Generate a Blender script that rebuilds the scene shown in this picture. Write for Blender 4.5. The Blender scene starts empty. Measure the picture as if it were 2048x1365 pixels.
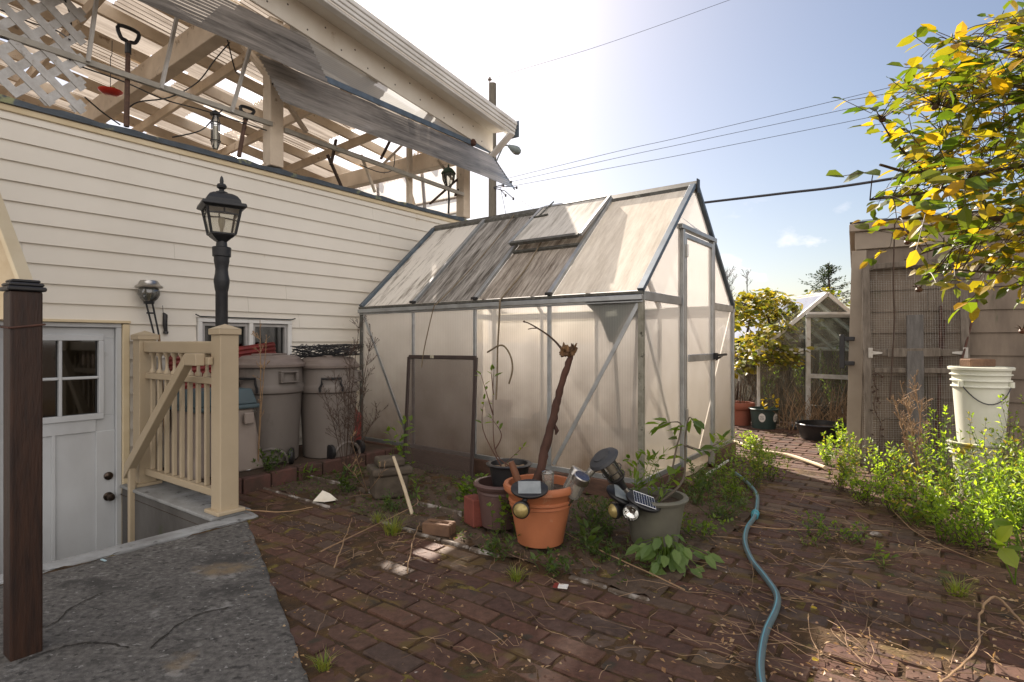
import bpy, math, random
import numpy as np
from mathutils import Vector, Matrix, Quaternion
R = math.radians
rng = random.Random(7)

# ------------------------------------------------------------------ camera, sky, sun, exposure
scene = bpy.context.scene
F, CX, CY, CAMH = 1140.0, 1024.0, 684.5, 1.15          # focal length and horizon in photograph pixels
cd = bpy.data.cameras.new("camera"); cam = bpy.data.objects.new("camera", cd)
scene.collection.objects.link(cam); scene.camera = cam
cam.location = (0, 0, CAMH); cam.rotation_euler = (R(90), 0, 0)
cd.sensor_width = 36.0; cd.lens = F / 2048 * 36.0; cd.shift_y = 2.0 / 2048
cd.clip_start = 0.05; cd.clip_end = 3000

SUN_AZ, SUN_EL = R(-15.5), R(38.0)                      # azimuth from +Y towards +X
sdir = Vector((math.sin(SUN_AZ) * math.cos(SUN_EL), math.cos(SUN_AZ) * math.cos(SUN_EL), math.sin(SUN_EL)))
w = bpy.data.worlds.new("World"); scene.world = w; w.use_nodes = True
nt = w.node_tree; bg = nt.nodes["Background"]
sky = nt.nodes.new("ShaderNodeTexSky"); sky.sky_type = 'NISHITA'; sky.sun_disc = False
sky.sun_elevation = SUN_EL; sky.sun_rotation = SUN_AZ
sky.air_density = 1.0; sky.dust_density = 1.4; sky.ozone_density = .9
# small fair-weather clouds low in the sky
tc = nt.nodes.new("ShaderNodeTexCoord"); mp = nt.nodes.new("ShaderNodeMapping")
mp.inputs['Scale'].default_value = (8, 8, 15)
nz = nt.nodes.new("ShaderNodeTexNoise"); nz.inputs['Scale'].default_value = 1.6; nz.inputs['Detail'].default_value = 6; nz.inputs['Roughness'].default_value = .55
rp = nt.nodes.new("ShaderNodeValToRGB"); rp.color_ramp.elements[0].position = .58; rp.color_ramp.elements[1].position = .72
sx = nt.nodes.new("ShaderNodeSeparateXYZ"); low = nt.nodes.new("ShaderNodeMapRange")
low.inputs[1].default_value = .06; low.inputs[2].default_value = .26; low.inputs[3].default_value = .75; low.inputs[4].default_value = 0.0
mul = nt.nodes.new("ShaderNodeMath"); mul.operation = 'MULTIPLY'
mx = nt.nodes.new("ShaderNodeMix"); mx.data_type = 'RGBA'; mx.inputs[7].default_value = (11.5, 11.2, 10.9, 1)
L = nt.links.new
L(tc.outputs['Generated'], mp.inputs[0]); L(mp.outputs[0], nz.inputs['Vector']); L(nz.outputs['Fac'], rp.inputs[0])
L(tc.outputs['Generated'], sx.inputs[0]); L(sx.outputs['Z'], low.inputs[0])
L(rp.outputs[0], mul.inputs[0]); L(low.outputs[0], mul.inputs[1]); L(mul.outputs[0], mx.inputs[0])
L(sky.outputs[0], mx.inputs[6])
# added cloud bank, out of view behind the camera, to lift the shaded faces
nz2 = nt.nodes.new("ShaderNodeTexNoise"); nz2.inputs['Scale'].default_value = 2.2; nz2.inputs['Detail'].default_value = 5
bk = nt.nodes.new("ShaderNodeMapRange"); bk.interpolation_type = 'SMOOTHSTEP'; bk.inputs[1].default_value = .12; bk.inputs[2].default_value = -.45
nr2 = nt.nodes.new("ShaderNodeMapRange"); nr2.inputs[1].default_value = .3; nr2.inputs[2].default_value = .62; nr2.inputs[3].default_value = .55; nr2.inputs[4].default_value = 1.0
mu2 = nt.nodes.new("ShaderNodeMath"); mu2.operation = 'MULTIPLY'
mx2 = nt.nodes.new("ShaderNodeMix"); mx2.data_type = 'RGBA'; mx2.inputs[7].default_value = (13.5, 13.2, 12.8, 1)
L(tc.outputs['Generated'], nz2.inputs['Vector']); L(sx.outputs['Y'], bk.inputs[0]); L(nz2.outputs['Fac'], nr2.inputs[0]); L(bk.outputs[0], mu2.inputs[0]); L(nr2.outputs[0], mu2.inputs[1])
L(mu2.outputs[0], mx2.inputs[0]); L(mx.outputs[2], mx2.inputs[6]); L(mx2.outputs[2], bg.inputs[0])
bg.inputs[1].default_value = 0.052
sl = bpy.data.lights.new("sun", 'SUN'); sun = bpy.data.objects.new("sun", sl); scene.collection.objects.link(sun)
sl.energy = 5.0; sl.angle = R(0.5); sl.color = (1.0, .93, .82)
sun.rotation_euler = sdir.to_track_quat('Z', 'Y').to_euler()
vs = scene.view_settings; vs.view_transform = 'Standard'; vs.look = 'None'; vs.exposure = 1.38; vs.gamma = 1.0
vs.use_white_balance = True; vs.white_balance_temperature = 6900; vs.white_balance_tint = 14
scene.cycles.max_bounces = 9; scene.cycles.transparent_max_bounces = 24
scene.cycles.sample_clamp_indirect = 6

# ------------------------------------------------------------------ helpers
def V(*a): return Vector(a[0]) if len(a) == 1 else Vector(a)
def at(px, py, Y): return Vector(((px - CX) / F * Y, Y, CAMH - (py - CY) / F * Y))
def gnd(px, py, z=0.0):
    Y = (CAMH - z) * F / (py - CY); return Vector(((px - CX) / F * Y, Y, z))

class MB:
    def __init__(s): s.v = []; s.f = []
    def add(s, vs_, fs):
        b = len(s.v); s.v += [tuple(p) for p in vs_]; s.f += [tuple(i + b for i in f) for f in fs]; return s
    def poly(s, *pts): return s.add(pts, [tuple(range(len(pts)))])
    def box(s, x0, x1, y0, y1, z0, z1):
        return s.add([(x0,y0,z0),(x1,y0,z0),(x1,y1,z0),(x0,y1,z0),(x0,y0,z1),(x1,y0,z1),(x1,y1,z1),(x0,y1,z1)],
                     [(0,3,2,1),(4,5,6,7),(0,1,5,4),(1,2,6,5),(2,3,7,6),(3,0,4,7)])
    def obox(s, o, a, b, c):
        o, a, b, c = Vector(o), Vector(a), Vector(b), Vector(c)
        return s.add([o,o+a,o+a+b,o+b,o+c,o+a+c,o+a+b+c,o+b+c], [(0,3,2,1),(4,5,6,7),(0,1,5,4),(1,2,6,5),(2,3,7,6),(3,0,4,7)])
    def beam(s, p0, p1, wd, ht, up=(0,0,1)):
        p0, p1 = Vector(p0), Vector(p1); d = p1 - p0
        sd = d.cross(Vector(up)); 
        if sd.length < 1e-6: sd = d.cross(Vector((1,0,0)))
        sd.normalize(); u2 = sd.cross(d).normalized()
        return s.obox(p0 - sd*wd/2 - u2*ht/2, sd*wd, d, u2*ht)
    def prism(s, pts, off):
        n = len(pts); off = Vector(off); pts = [Vector(p) for p in pts]
        return s.add(pts + [p + off for p in pts], [tuple(reversed(range(n))), tuple(range(n, 2*n))] + [(i, (i+1) % n, n + (i+1) % n, n + i) for i in range(n)])
    def tube(s, pts, r, n=6, cap=True):
        pts = [Vector(p) for p in pts]; m = len(pts)
        if m < 2: return s
        rs = r if isinstance(r, (list, tuple)) else [r] * m
        vs_, fs = [], []; prev = None
        for i, p in enumerate(pts):
            d = (pts[min(i+1, m-1)] - pts[max(i-1, 0)])
            d = d.normalized() if d.length > 1e-9 else Vector((0,0,1))
            if prev is None:
                a = d.cross(Vector((0,0,1)));
                if a.length < 1e-3: a = d.cross(Vector((1,0,0)))
            else: a = prev - d * prev.dot(d)
            a.normalize(); prev = a; b = d.cross(a)
            for k in range(n):
                t = 2 * math.pi * k / n; vs_.append(p + (a * math.cos(t) + b * math.sin(t)) * rs[i])
        for i in range(m - 1):
            for k in range(n):
                fs.append((i*n + k, i*n + (k+1) % n, (i+1)*n + (k+1) % n, (i+1)*n + k))
        if cap: fs += [tuple(reversed(range(n))), tuple(range((m-1)*n, m*n))]
        return s.add(vs_, fs)
    def lathe(s, prof, o=(0,0,0), n=24, rot=None, cap=False):
        o = Vector(o); vs_, fs = [], []; m = len(prof)
        for (r, z) in prof:
            for k in range(n):
                t = 2*math.pi*k/n; p = Vector((r*math.cos(t), r*math.sin(t), z))
                if rot is not None: p = rot @ p
                vs_.append(o + p)
        for i in range(m - 1):
            for k in range(n): fs.append((i*n+k, i*n+(k+1) % n, (i+1)*n+(k+1) % n, (i+1)*n+k))
        if cap: fs += [tuple(reversed(range(n))), tuple(range((m-1)*n, m*n))]
        return s.add(vs_, fs)
    def leaf(s, p, d, nrm, ln, wd, fold=.25, droop=.15):
        p, d = Vector(p), Vector(d).normalized(); nrm = Vector(nrm); sd = d.cross(nrm)
        if sd.length < 1e-4: sd = d.cross(Vector((1,0,.3)))
        sd.normalize(); nn = sd.cross(d); h = wd / 2
        def q(a, b, c): return p + d*ln*a + sd*h*b + nn*(c*h - droop*ln*a*a)
        return s.add([q(0,0,0), q(.3,-.9,fold), q(.32,0,0), q(.3,.9,fold), q(.68,-.8,fold*.8), q(.7,0,0), q(.68,.8,fold*.8), q(1,0,0)],
                     [(0,1,2),(0,2,3),(1,4,5,2),(2,5,6,3),(4,7,5),(5,7,6)])
    def leaf2(s, p, d, nrm, ln, wd):
        p, d = Vector(p), Vector(d).normalized(); sd = d.cross(Vector(nrm))
        if sd.length < 1e-4: sd = d.cross(Vector((1,0,.3)))
        sd.normalize(); nn = sd.cross(d)
        return s.add([p, p+d*ln*.45-sd*wd/2+nn*wd*.12, p+d*ln*.5-nn*wd*.08, p+d*ln*.45+sd*wd/2+nn*wd*.12, p+d*ln-nn*ln*.12], [(0,1,2),(0,2,3),(1,4,2),(2,4,3)])
    def blade(s, p, d, ln, wd, bend):
        p = Vector(p); d = Vector(d).normalized(); h = Vector((d.x, d.y, 0)); 
        if h.length < 1e-4: h = Vector((1,0,0))
        h.normalize(); sd = h.cross(Vector((0,0,1)))
        a = p + d*ln*.5; b = p + d*ln*.95 + h*bend*ln - Vector((0,0,1))*bend*ln*.4
        return s.add([p-sd*wd/2, p+sd*wd/2, a+sd*wd*.4, a-sd*wd*.4, b], [(0,1,2,3),(3,2,4)])
    def build(s, name, mat, parent=None, smooth=False, bevel=0, world=False, seg=1):
        me = bpy.data.meshes.new(name)
        vv = s.v
        if world and parent is not None:
            rt = parent
            while rt.parent is not None: rt = rt.parent
            o = rt.location; vv = [(p[0]-o.x, p[1]-o.y, p[2]-o.z) for p in vv]
        me.from_pydata(vv, [], s.f); me.validate(); me.update()
        if mat is not None: me.materials.append(mat)
        ob = bpy.data.objects.new(name, me); scene.collection.objects.link(ob)
        if parent is not None: ob.parent = parent
        if smooth:
            me.polygons.foreach_set("use_smooth", [True] * len(me.polygons))
            try: me.set_sharp_from_angle(angle=R(40))
            except Exception: pass
        if bevel:
            m = ob.modifiers.new("bevel", 'BEVEL'); m.width = bevel; m.segments = seg; m.limit_method = 'ANGLE'; m.angle_limit = R(40)
        return ob

def tag(o, label, cat, group=None, kind=None):
    if label: o['label'] = label
    if cat: o['category'] = cat
    if group: o['group'] = group
    if kind: o['kind'] = kind
    return o
def thing(name, label, cat, loc=(0,0,0), rz=0.0, group=None):
    o = bpy.data.objects.new(name, None); scene.collection.objects.link(o)
    o.empty_display_size = .1; o.location = loc; o.rotation_euler = (0, 0, rz)
    return tag(o, label, cat, group)
def structure(o, kind='structure'): o['kind'] = kind; return o
def smoothpath(pts, n=8):
    pts = [Vector(p) for p in pts]; out = []
    for i in range(len(pts) - 1):
        p0, p1, p2, p3 = pts[max(i-1,0)], pts[i], pts[i+1], pts[min(i+2, len(pts)-1)]
        for k in range(n):
            t = k / n
            out.append(.5*((2*p1) + (p2-p0)*t + (2*p0-5*p1+4*p2-p3)*t*t + (3*p1-p0-3*p2+p3)*t**3))
    out.append(pts[-1]); return out
def rdir(zmin=-1, zmax=1):
    a = rng.uniform(0, 2*math.pi); z = rng.uniform(zmin, zmax); c = math.sqrt(max(0, 1 - z*z)); return Vector((c*math.cos(a), c*math.sin(a), z))

# ------------------------------------------------------------------ materials
def nodes(name):
    m = bpy.data.materials.new(name); m.use_nodes = True; t = m.node_tree
    return m, t, t.nodes, t.links.new, t.nodes["Principled BSDF"]
def M(name, c1, c2=None, rough=.6, scale=6, detail=6, stretch=(1,1,1), bump=0.0, bscale=60, metal=0.0, spots=None, lo=.35, hi=.7, spec=.4):
    """two-tone noise paint; spots = (colour, scale, threshold) a third tone in patches"""
    m, t, N, K, P = nodes(name)
    P.inputs['Roughness'].default_value = rough; P.inputs['Metallic'].default_value = metal
    P.inputs['Specular IOR Level'].default_value = spec
    c2 = c2 or tuple(x * .8 for x in c1)
    co = N.new("ShaderNodeTexCoord"); mpn = N.new("ShaderNodeMapping"); mpn.inputs['Scale'].default_value = stretch
    K(co.outputs['Object'], mpn.inputs[0])
    n1 = N.new("ShaderNodeTexNoise"); n1.inputs['Scale'].default_value = scale; n1.inputs['Detail'].default_value = detail; n1.inputs['Roughness'].default_value = .6
    K(mpn.outputs[0], n1.inputs['Vector'])
    r = N.new("ShaderNodeValToRGB"); r.color_ramp.elements[0].position = lo; r.color_ramp.elements[1].position = hi
    r.color_ramp.elements[0].color = (*c1, 1); r.color_ramp.elements[1].color = (*c2, 1)
    K(n1.outputs['Fac'], r.inputs[0]); out = r.outputs[0]
    if spots:
        for (sc, ss, th) in (spots if isinstance(spots, list) else [spots]):
            n2 = N.new("ShaderNodeTexNoise"); n2.inputs['Scale'].default_value = ss; n2.inputs['Detail'].default_value = 5; n2.inputs['Roughness'].default_value = .65
            K(mpn.outputs[0], n2.inputs['Vector'])
            r2 = N.new("ShaderNodeValToRGB"); r2.color_ramp.elements[0].position = th; r2.color_ramp.elements[1].position = min(1, th + .08)
            K(n2.outputs['Fac'], r2.inputs[0])
            mm = N.new("ShaderNodeMix"); mm.data_type = 'RGBA'; mm.inputs[7].default_value = (*sc, 1)
            K(r2.outputs[0], mm.inputs[0]); K(out, mm.inputs[6]); out = mm.outputs[2]
    K(out, P.inputs['Base Color'])
    if bump:
        nb = N.new("ShaderNodeTexNoise"); nb.inputs['Scale'].default_value = bscale; nb.inputs['Detail'].default_value = 5
        K(mpn.outputs[0], nb.inputs['Vector'])
        b = N.new("ShaderNodeBump"); b.inputs['Strength'].default_value = bump; b.inputs['Distance'].default_value = .01
        K(nb.outputs['Fac'], b.inputs['Height']); K(b.outputs[0], P.inputs['Normal'])
    return m
def LEAF(name, cols, trans=.45, rough=.45, boost=(3.6, 3.3, 1.3)):
    """leaf paint: one tone per leaf, light coming through"""
    m, t, N, K, P = nodes(name)
    g = N.new("ShaderNodeNewGeometry"); r = N.new("ShaderNodeValToRGB"); r.color_ramp.interpolation = 'LINEAR'
    els = r.color_ramp.elements
    while len(els) < len(cols): els.new(.5)
    for i, c in enumerate(cols): els[i].position = i / max(1, len(cols) - 1); els[i].color = (*c, 1)
    K(g.outputs['Random Per Island'], r.inputs[0]); K(r.outputs[0], P.inputs['Base Color'])
    P.inputs['Roughness'].default_value = rough; P.inputs['Specular IOR Level'].default_value = .35
    tr = N.new("ShaderNodeBsdfTranslucent"); mul_ = N.new("ShaderNodeMix"); mul_.data_type = 'RGBA'; mul_.blend_type = 'MULTIPLY'; mul_.inputs[0].default_value = 1
    mul_.inputs[7].default_value = (*boost, 1); K(r.outputs[0], mul_.inputs[6]); K(mul_.outputs[2], tr.inputs[0])
    mix = N.new("ShaderNodeMixShader"); mix.inputs[0].default_value = trans
    K(P.outputs[0], mix.inputs[1]); K(tr.outputs[0], mix.inputs[2]); K(mix.outputs[0], N["Material Output"].inputs[0])
    return m
def GLASS(name, tint=(.9,.95,.95), refl=.12, dirt=.0, dcol=(.5,.47,.42)):
    m, t, N, K, P = nodes(name)
    tp = N.new("ShaderNodeBsdfTransparent"); tp.inputs[0].default_value = (*tint, 1)
    gl = N.new("ShaderNodeBsdfGlossy"); gl.inputs['Roughness'].default_value = .05
    lw = N.new("ShaderNodeLayerWeight"); lw.inputs[0].default_value = .35
    ad = N.new("ShaderNodeMath"); ad.operation = 'ADD'; ad.inputs[1].default_value = refl; ad.use_clamp = True
    K(lw.outputs['Fresnel'], ad.inputs[0]); mix = N.new("ShaderNodeMixShader"); K(ad.outputs[0], mix.inputs[0]); K(tp.outputs[0], mix.inputs[1]); K(gl.outputs[0], mix.inputs[2])
    o = mix.outputs[0]
    if dirt:
        df = N.new("ShaderNodeBsdfDiffuse"); df.inputs[0].default_value = (*dcol, 1)
        n = N.new("ShaderNodeTexNoise"); n.inputs['Scale'].default_value = 7; n.inputs['Detail'].default_value = 6
        co = N.new("ShaderNodeTexCoord"); K(co.outputs['Object'], n.inputs['Vector'])
        mr = N.new("ShaderNodeMapRange"); mr.inputs[1].default_value = .3; mr.inputs[2].default_value = .75; mr.inputs[3].default_value = dirt*.3; mr.inputs[4].default_value = dirt
        K(n.outputs['Fac'], mr.inputs[0]); m2 = N.new("ShaderNodeMixShader"); K(mr.outputs[0], m2.inputs[0]); K(o, m2.inputs[1]); K(df.outputs[0], m2.inputs[2]); o = m2.outputs[0]
    K(o, N["Material Output"].inputs[0]); return m
def GRIMY(name, tone, dirt, d0, d1, sc, trl=.22):
    """weathered roof sheet: nearly opaque, grime washed down the slope in streaks"""
    m, t, N, K, P = nodes(name)
    co = N.new("ShaderNodeTexCoord"); fac = None
    for (q, wgt) in ((sc, .62), ((sc[0]*3.2, sc[1]*3.4, sc[2]*3.2), .38)):
        mpn = N.new("ShaderNodeMapping"); mpn.inputs['Scale'].default_value = q; K(co.outputs['Object'], mpn.inputs[0])
        n = N.new("ShaderNodeTexNoise"); n.inputs['Scale'].default_value = 1; n.inputs['Detail'].default_value = 10; n.inputs['Roughness'].default_value = .72; K(mpn.outputs[0], n.inputs['Vector'])
        ml = N.new("ShaderNodeMath"); ml.operation = 'MULTIPLY_ADD'; ml.inputs[1].default_value = wgt; K(n.outputs['Fac'], ml.inputs[0])
        if fac is None: ml.inputs[2].default_value = 0
        else: K(fac, ml.inputs[2])
        fac = ml.outputs[0]
    mr = N.new("ShaderNodeMapRange"); mr.inputs[1].default_value = d0; mr.inputs[2].default_value = d1; K(fac, mr.inputs[0])
    mc = N.new("ShaderNodeMix"); mc.data_type = 'RGBA'; mc.inputs[6].default_value = (*tone, 1); mc.inputs[7].default_value = (*dirt, 1); K(mr.outputs[0], mc.inputs[0])
    df = N.new("ShaderNodeBsdfDiffuse"); tr = N.new("ShaderNodeBsdfTranslucent"); gl = N.new("ShaderNodeBsdfGlossy"); gl.inputs['Roughness'].default_value = .4
    K(mc.outputs[2], df.inputs[0]); K(mc.outputs[2], tr.inputs[0])
    a1 = N.new("ShaderNodeMixShader"); a1.inputs[0].default_value = trl; K(df.outputs[0], a1.inputs[1]); K(tr.outputs[0], a1.inputs[2])
    a2 = N.new("ShaderNodeMixShader"); a2.inputs[0].default_value = .035; K(a1.outputs[0], a2.inputs[1]); K(gl.outputs[0], a2.inputs[2])
    K(a2.outputs[0], N["Material Output"].inputs[0]); return m
def POLY(name, tone=(.86,.83,.76), dirt=(.16,.13,.09), d0=.62, d1=.8, streak=(3,30,1.2), axis='y', clear=.3, low=.0, trl=.6):
    """twin-wall polycarbonate: light comes through, ribs run down the sheet, grime in streaks; low = grime rising from the sill"""
    m, t, N, K, P = nodes(name)
    co = N.new("ShaderNodeTexCoord"); mpn = N.new("ShaderNodeMapping"); mpn.inputs['Scale'].default_value = streak
    K(co.outputs['Object'], mpn.inputs[0])
    n = N.new("ShaderNodeTexNoise"); n.inputs['Scale'].default_value = 1; n.inputs['Detail'].default_value = 9; n.inputs['Roughness'].default_value = .68
    K(mpn.outputs[0], n.inputs['Vector'])
    mr = N.new("ShaderNodeMapRange"); mr.inputs[1].default_value = d0; mr.inputs[2].default_value = d1; K(n.outputs['Fac'], mr.inputs[0])
    fac = mr.outputs[0]
    if low:
        sp = N.new("ShaderNodeSeparateXYZ"); K(co.outputs['Object'], sp.inputs[0])
        n3 = N.new("ShaderNodeTexNoise"); n3.inputs['Scale'].default_value = 3.5; n3.inputs['Detail'].default_value = 5; K(co.outputs['Object'], n3.inputs['Vector'])
        ad = N.new("ShaderNodeMath"); ad.operation = 'MULTIPLY_ADD'; ad.inputs[1].default_value = -.9; K(n3.outputs['Fac'], ad.inputs[0]); K(sp.outputs['Z'], ad.inputs[2])
        m3 = N.new("ShaderNodeMapRange"); m3.inputs[1].default_value = -.40; m3.inputs[2].default_value = .95; m3.inputs[3].default_value = low; m3.inputs[4].default_value = 0
        K(ad.outputs[0], m3.inputs[0]); mxm = N.new("ShaderNodeMath"); mxm.operation = 'MAXIMUM'; K(fac, mxm.inputs[0]); K(m3.outputs[0], mxm.inputs[1]); fac = mxm.outputs[0]
    mc = N.new("ShaderNodeMix"); mc.data_type = 'RGBA'; mc.inputs[6].default_value = (*tone, 1); mc.inputs[7].default_value = (*dirt, 1); K(fac, mc.inputs[0])
    wv = N.new("ShaderNodeTexWave"); wv.bands_direction = axis.upper(); wv.inputs['Scale'].default_value = 15; K(co.outputs['Object'], wv.inputs['Vector'])
    m4 = N.new("ShaderNodeMapRange"); m4.inputs[3].default_value = .91; m4.inputs[4].default_value = 1.0; K(wv.outputs['Fac'], m4.inputs[0])
    mc2 = N.new("ShaderNodeMix"); mc2.data_type = 'RGBA'; mc2.blend_type = 'MULTIPLY'; mc2.inputs[0].default_value = 1; K(mc.outputs[2], mc2.inputs[6]); K(m4.outputs[0], mc2.inputs[7])
    df = N.new("ShaderNodeBsdfDiffuse"); tr = N.new("ShaderNodeBsdfTranslucent"); tp = N.new("ShaderNodeBsdfTransparent"); gl = N.new("ShaderNodeBsdfGlossy")
    for b in (df, tr, tp): K(mc2.outputs[2], b.inputs[0])
    gl.inputs['Roughness'].default_value = .22
    b = N.new("ShaderNodeBump"); b.inputs['Strength'].default_value = .12; b.inputs['Distance'].default_value = .004; K(wv.outputs['Fac'], b.inputs['Height']); K(b.outputs[0], gl.inputs['Normal'])
    a1 = N.new("ShaderNodeMixShader"); a1.inputs[0].default_value = trl; K(df.outputs[0], a1.inputs[1]); K(tr.outputs[0], a1.inputs[2])
    a2 = N.new("ShaderNodeMixShader"); K(a1.outputs[0], a2.inputs[1]); K(tp.outputs[0], a2.inputs[2])
    m5 = N.new("ShaderNodeMapRange"); m5.inputs[3].default_value = clear; m5.inputs[4].default_value = clear*.25; K(fac, m5.inputs[0]); K(m5.outputs[0], a2.inputs[0])
    fr = N.new("ShaderNodeFresnel"); fr.inputs[0].default_value = 1.22
    a3 = N.new("ShaderNodeMixShader"); K(fr.outputs[0], a3.inputs[0]); K(a2.outputs[0], a3.inputs[1]); K(gl.outputs[0], a3.inputs[2])
    K(a3.outputs[0], N["Material Output"].inputs[0]); return m

siding = M("cream_siding", (.73,.69,.61), (.67,.63,.55), .55, 1.3, 8, (1,1,.6), .05, 200, spots=((.50,.40,.24), 2.2, .66))
trimy = M("cream_trim", (.68,.58,.40), (.55,.44,.27), .55, 3, 6, (1,1,1), .05, 120)
cream = M("cream_paint", (.66,.56,.44), (.50,.41,.31), .6, 4, 8, (1,1,1), .1, 80, spots=[((.26,.18,.11), 6, .62), ((.16,.13,.10), 2.2, .66)])
whitep = M("white_paint", (.74,.74,.72), (.60,.59,.56), .5, 3, 6, (1,1,1), .08, 60)
fasc = M("fascia_paint", (.70,.67,.60), (.60,.55,.47), .5, 2, 6, (1,1,1), .06, 50, spots=((.35,.26,.18), 4, .68))
flash = M("grey_flashing", (.075,.095,.115), (.04,.05,.06), .6, 7, 8, (1,1,1), .3, 60, spots=((.26,.27,.14), 5, .57))
corr = M("weathered_sheet", (.20,.18,.165), (.11,.10,.09), .55, 4, 7, (.6,3,1), .15, 60)
corrd = M("dark_sheet", (.25,.235,.215), (.14,.13,.12), .5, 5, 7, (.5,3,1), .1, 80)
doorp = M("door_paint", (.51,.535,.55), (.43,.445,.455), .45, 3, 8, (1,1,.6), .03, 60, spots=((.34,.34,.33), 5, .66))
black = M("black_metal", (.012,.014,.017), (.022,.023,.025), .45, 20, 5, bump=.15, bscale=150)
blackp = M("black_plastic", (.014,.014,.016), (.025,.024,.024), .4, 14, 5)
chrome = M("brushed_steel", (.55,.54,.52), (.38,.36,.33), .3, 30, 4, (1,1,.2), metal=1.0)
alu = M("aluminium", (.42,.44,.45), (.30,.31,.31), .42, 9, 6, metal=.75, spots=((.14,.13,.10), 14, .68))
alug = M("aluminium_blue", (.13,.17,.21), (.09,.11,.13), .45, 9, 6, metal=.6)
aluw = M("white_aluminium", (.72,.72,.70), (.5,.48,.44), .5, 8, 6, spots=((.3,.25,.18), 9, .65))
grime = M("grimy_rail", (.10,.10,.09), (.045,.04,.03), .6, 22, 7, spots=((.22,.22,.18), 30, .6))
wood_dk = M("dark_stained_wood", (.040,.016,.008), (.014,.006,.004), .5, 7, 8, (6,6,.7), .25, 30, spots=((.13,.07,.03), 3, .64))
wood_gr = M("grey_wood", (.18,.15,.12), (.09,.072,.055), .8, 9, 8, (5,5,.6), .35, 40)
wood_br = M("brown_board", (.12,.065,.045), (.06,.035,.025), .75, 8, 7, (1,1,4), .3, 40)
tan = M("tan_vinyl", (.45,.365,.25), (.39,.315,.215), .4, 2, 5, spots=((.30,.22,.13), 5, .7))
taupe = M("taupe_plastic", (.165,.143,.127), (.13,.113,.10), .55, 3, 8, (1,1,.5), spots=[((.11,.095,.082), 5, .63), ((.30,.28,.26), 22, .70)])
taupe2 = M("pale_taupe_plastic", (.30,.25,.215), (.26,.21,.18), .5, 4, 6)
teal = M("teal_plastic", (.085,.13,.145), (.07,.10,.115), .5, 6, 5)
redp = M("red_plastic", (.22,.032,.024), (.14,.024,.02), .45, 6, 5)
terra = M("terracotta_plastic", (.43,.15,.066), (.36,.125,.058), .55, 7, 7, (1,1,.6), .05, 60, spots=[((.42,.22,.13), 9, .63), ((.20,.09,.05), 14, .7)])
terra2 = M("old_terracotta", (.33,.11,.07), (.26,.09,.06), .7, 8, 6)
brownp = M("brown_plastic_pot", (.11,.062,.055), (.085,.05,.045), .5, 8, 6, spots=((.17,.12,.10), 10, .64))
greyp = M("grey_green_pot", (.135,.13,.10), (.105,.10,.08), .5, 8, 6)
greenp = M("dark_green_pot", (.035,.065,.06), (.03,.05,.047), .45, 8, 5)
bucketm = M("white_bucket", (.66,.66,.58), (.56,.58,.46), .45, 3, 6, (1,1,.5), spots=((.36,.40,.25), 5, .68))
yellowp = M("yellow_label", (.65,.50,.06), (.55,.42,.05), .5, 6, 4)
soilm = M("potting_soil", (.05,.032,.022), (.10,.07,.05), .95, 40, 8, bump=.8, bscale=90)
straw = M("straw_mulch", (.32,.23,.14), (.16,.10,.06), .9, 40, 6, bump=.6, bscale=80)
stone = M("rough_stone", (.095,.075,.055), (.05,.038,.028), .9, 9, 8, bump=.6, bscale=40, spots=((.10,.10,.04), 7, .6))
conc = M("old_concrete", (.135,.128,.118), (.062,.059,.055), .93, 40, 15, (1,1.15,1), .35, 160, lo=.34, hi=.62, spots=[((.045,.043,.040), 2.1, .54), ((.20,.195,.185), 4.5, .60), ((.035,.033,.031), 24, .565), ((.25,.245,.235), 34, .615), ((.17,.125,.075), 1.1, .61)])
concl = M("pale_concrete", (.30,.31,.31), (.17,.17,.165), .9, 6, 10, bump=.4, bscale=50, spots=((.06,.06,.055), 9, .6))
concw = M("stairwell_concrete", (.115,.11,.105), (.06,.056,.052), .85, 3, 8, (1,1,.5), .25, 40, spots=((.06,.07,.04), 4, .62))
limew = M("flaking_white", (.36,.33,.30), (.10,.075,.055), .9, 11, 9, bump=.6, bscale=60, lo=.40, hi=.52)
bark = M("bark", (.085,.04,.028), (.04,.02,.015), .9, 18, 8, (1,1,.35), 1.0, 30, spots=((.30,.25,.20), 13, .66))
barkd = M("twig_bark", (.075,.045,.032), (.045,.03,.022), .85, 20, 6)
strawt = M("dry_twig", (.34,.22,.12), (.20,.125,.075), .85, 12, 5)
cork = M("broken_wood", (.20,.11,.05), (.05,.03,.022), .95, 25, 7, bump=1.0, bscale=40)
paper = M("paper", (.72,.68,.58), (.6,.55,.45), .8, 12, 5)
hosem = M("garden_hose", (.10,.15,.165), (.075,.11,.125), .4, 10, 4)
hoseb = M("beige_hose", (.52,.42,.27), (.45,.36,.23), .5, 10, 4)
cyan = M("cyan_plastic", (.05,.30,.38), (.04,.25,.32), .35, 10, 3)
ropem = M("rope", (.22,.17,.11), (.10,.08,.055), .9, 60, 4, (1,1,3))
screenf = M("screen_frame", (.045,.03,.026), (.03,.02,.018), .5, 9, 5)
shedp = M("shed_siding", (.215,.17,.128), (.135,.105,.08), .75, 2.5, 10, (2.2,1,.5), .15, 40, spots=[((.085,.085,.05), 1.6, .58), ((.07,.055,.042), 4, .62)], lo=.38, hi=.62)
shedtrim = M("shed_trim", (.30,.25,.195), (.24,.195,.15), .65, 4, 6)
brickm = M("loose_brick", (.21,.055,.038), (.14,.04,.03), .85, 12, 7, bump=.4, bscale=60)
brickb = M("brown_brick", (.17,.095,.055), (.10,.055,.035), .85, 12, 7, bump=.4, bscale=60)
solar = M("solar_cell", (.02,.025,.06), (.03,.035,.07), .2, 20, 3, spec=.8)
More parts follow.
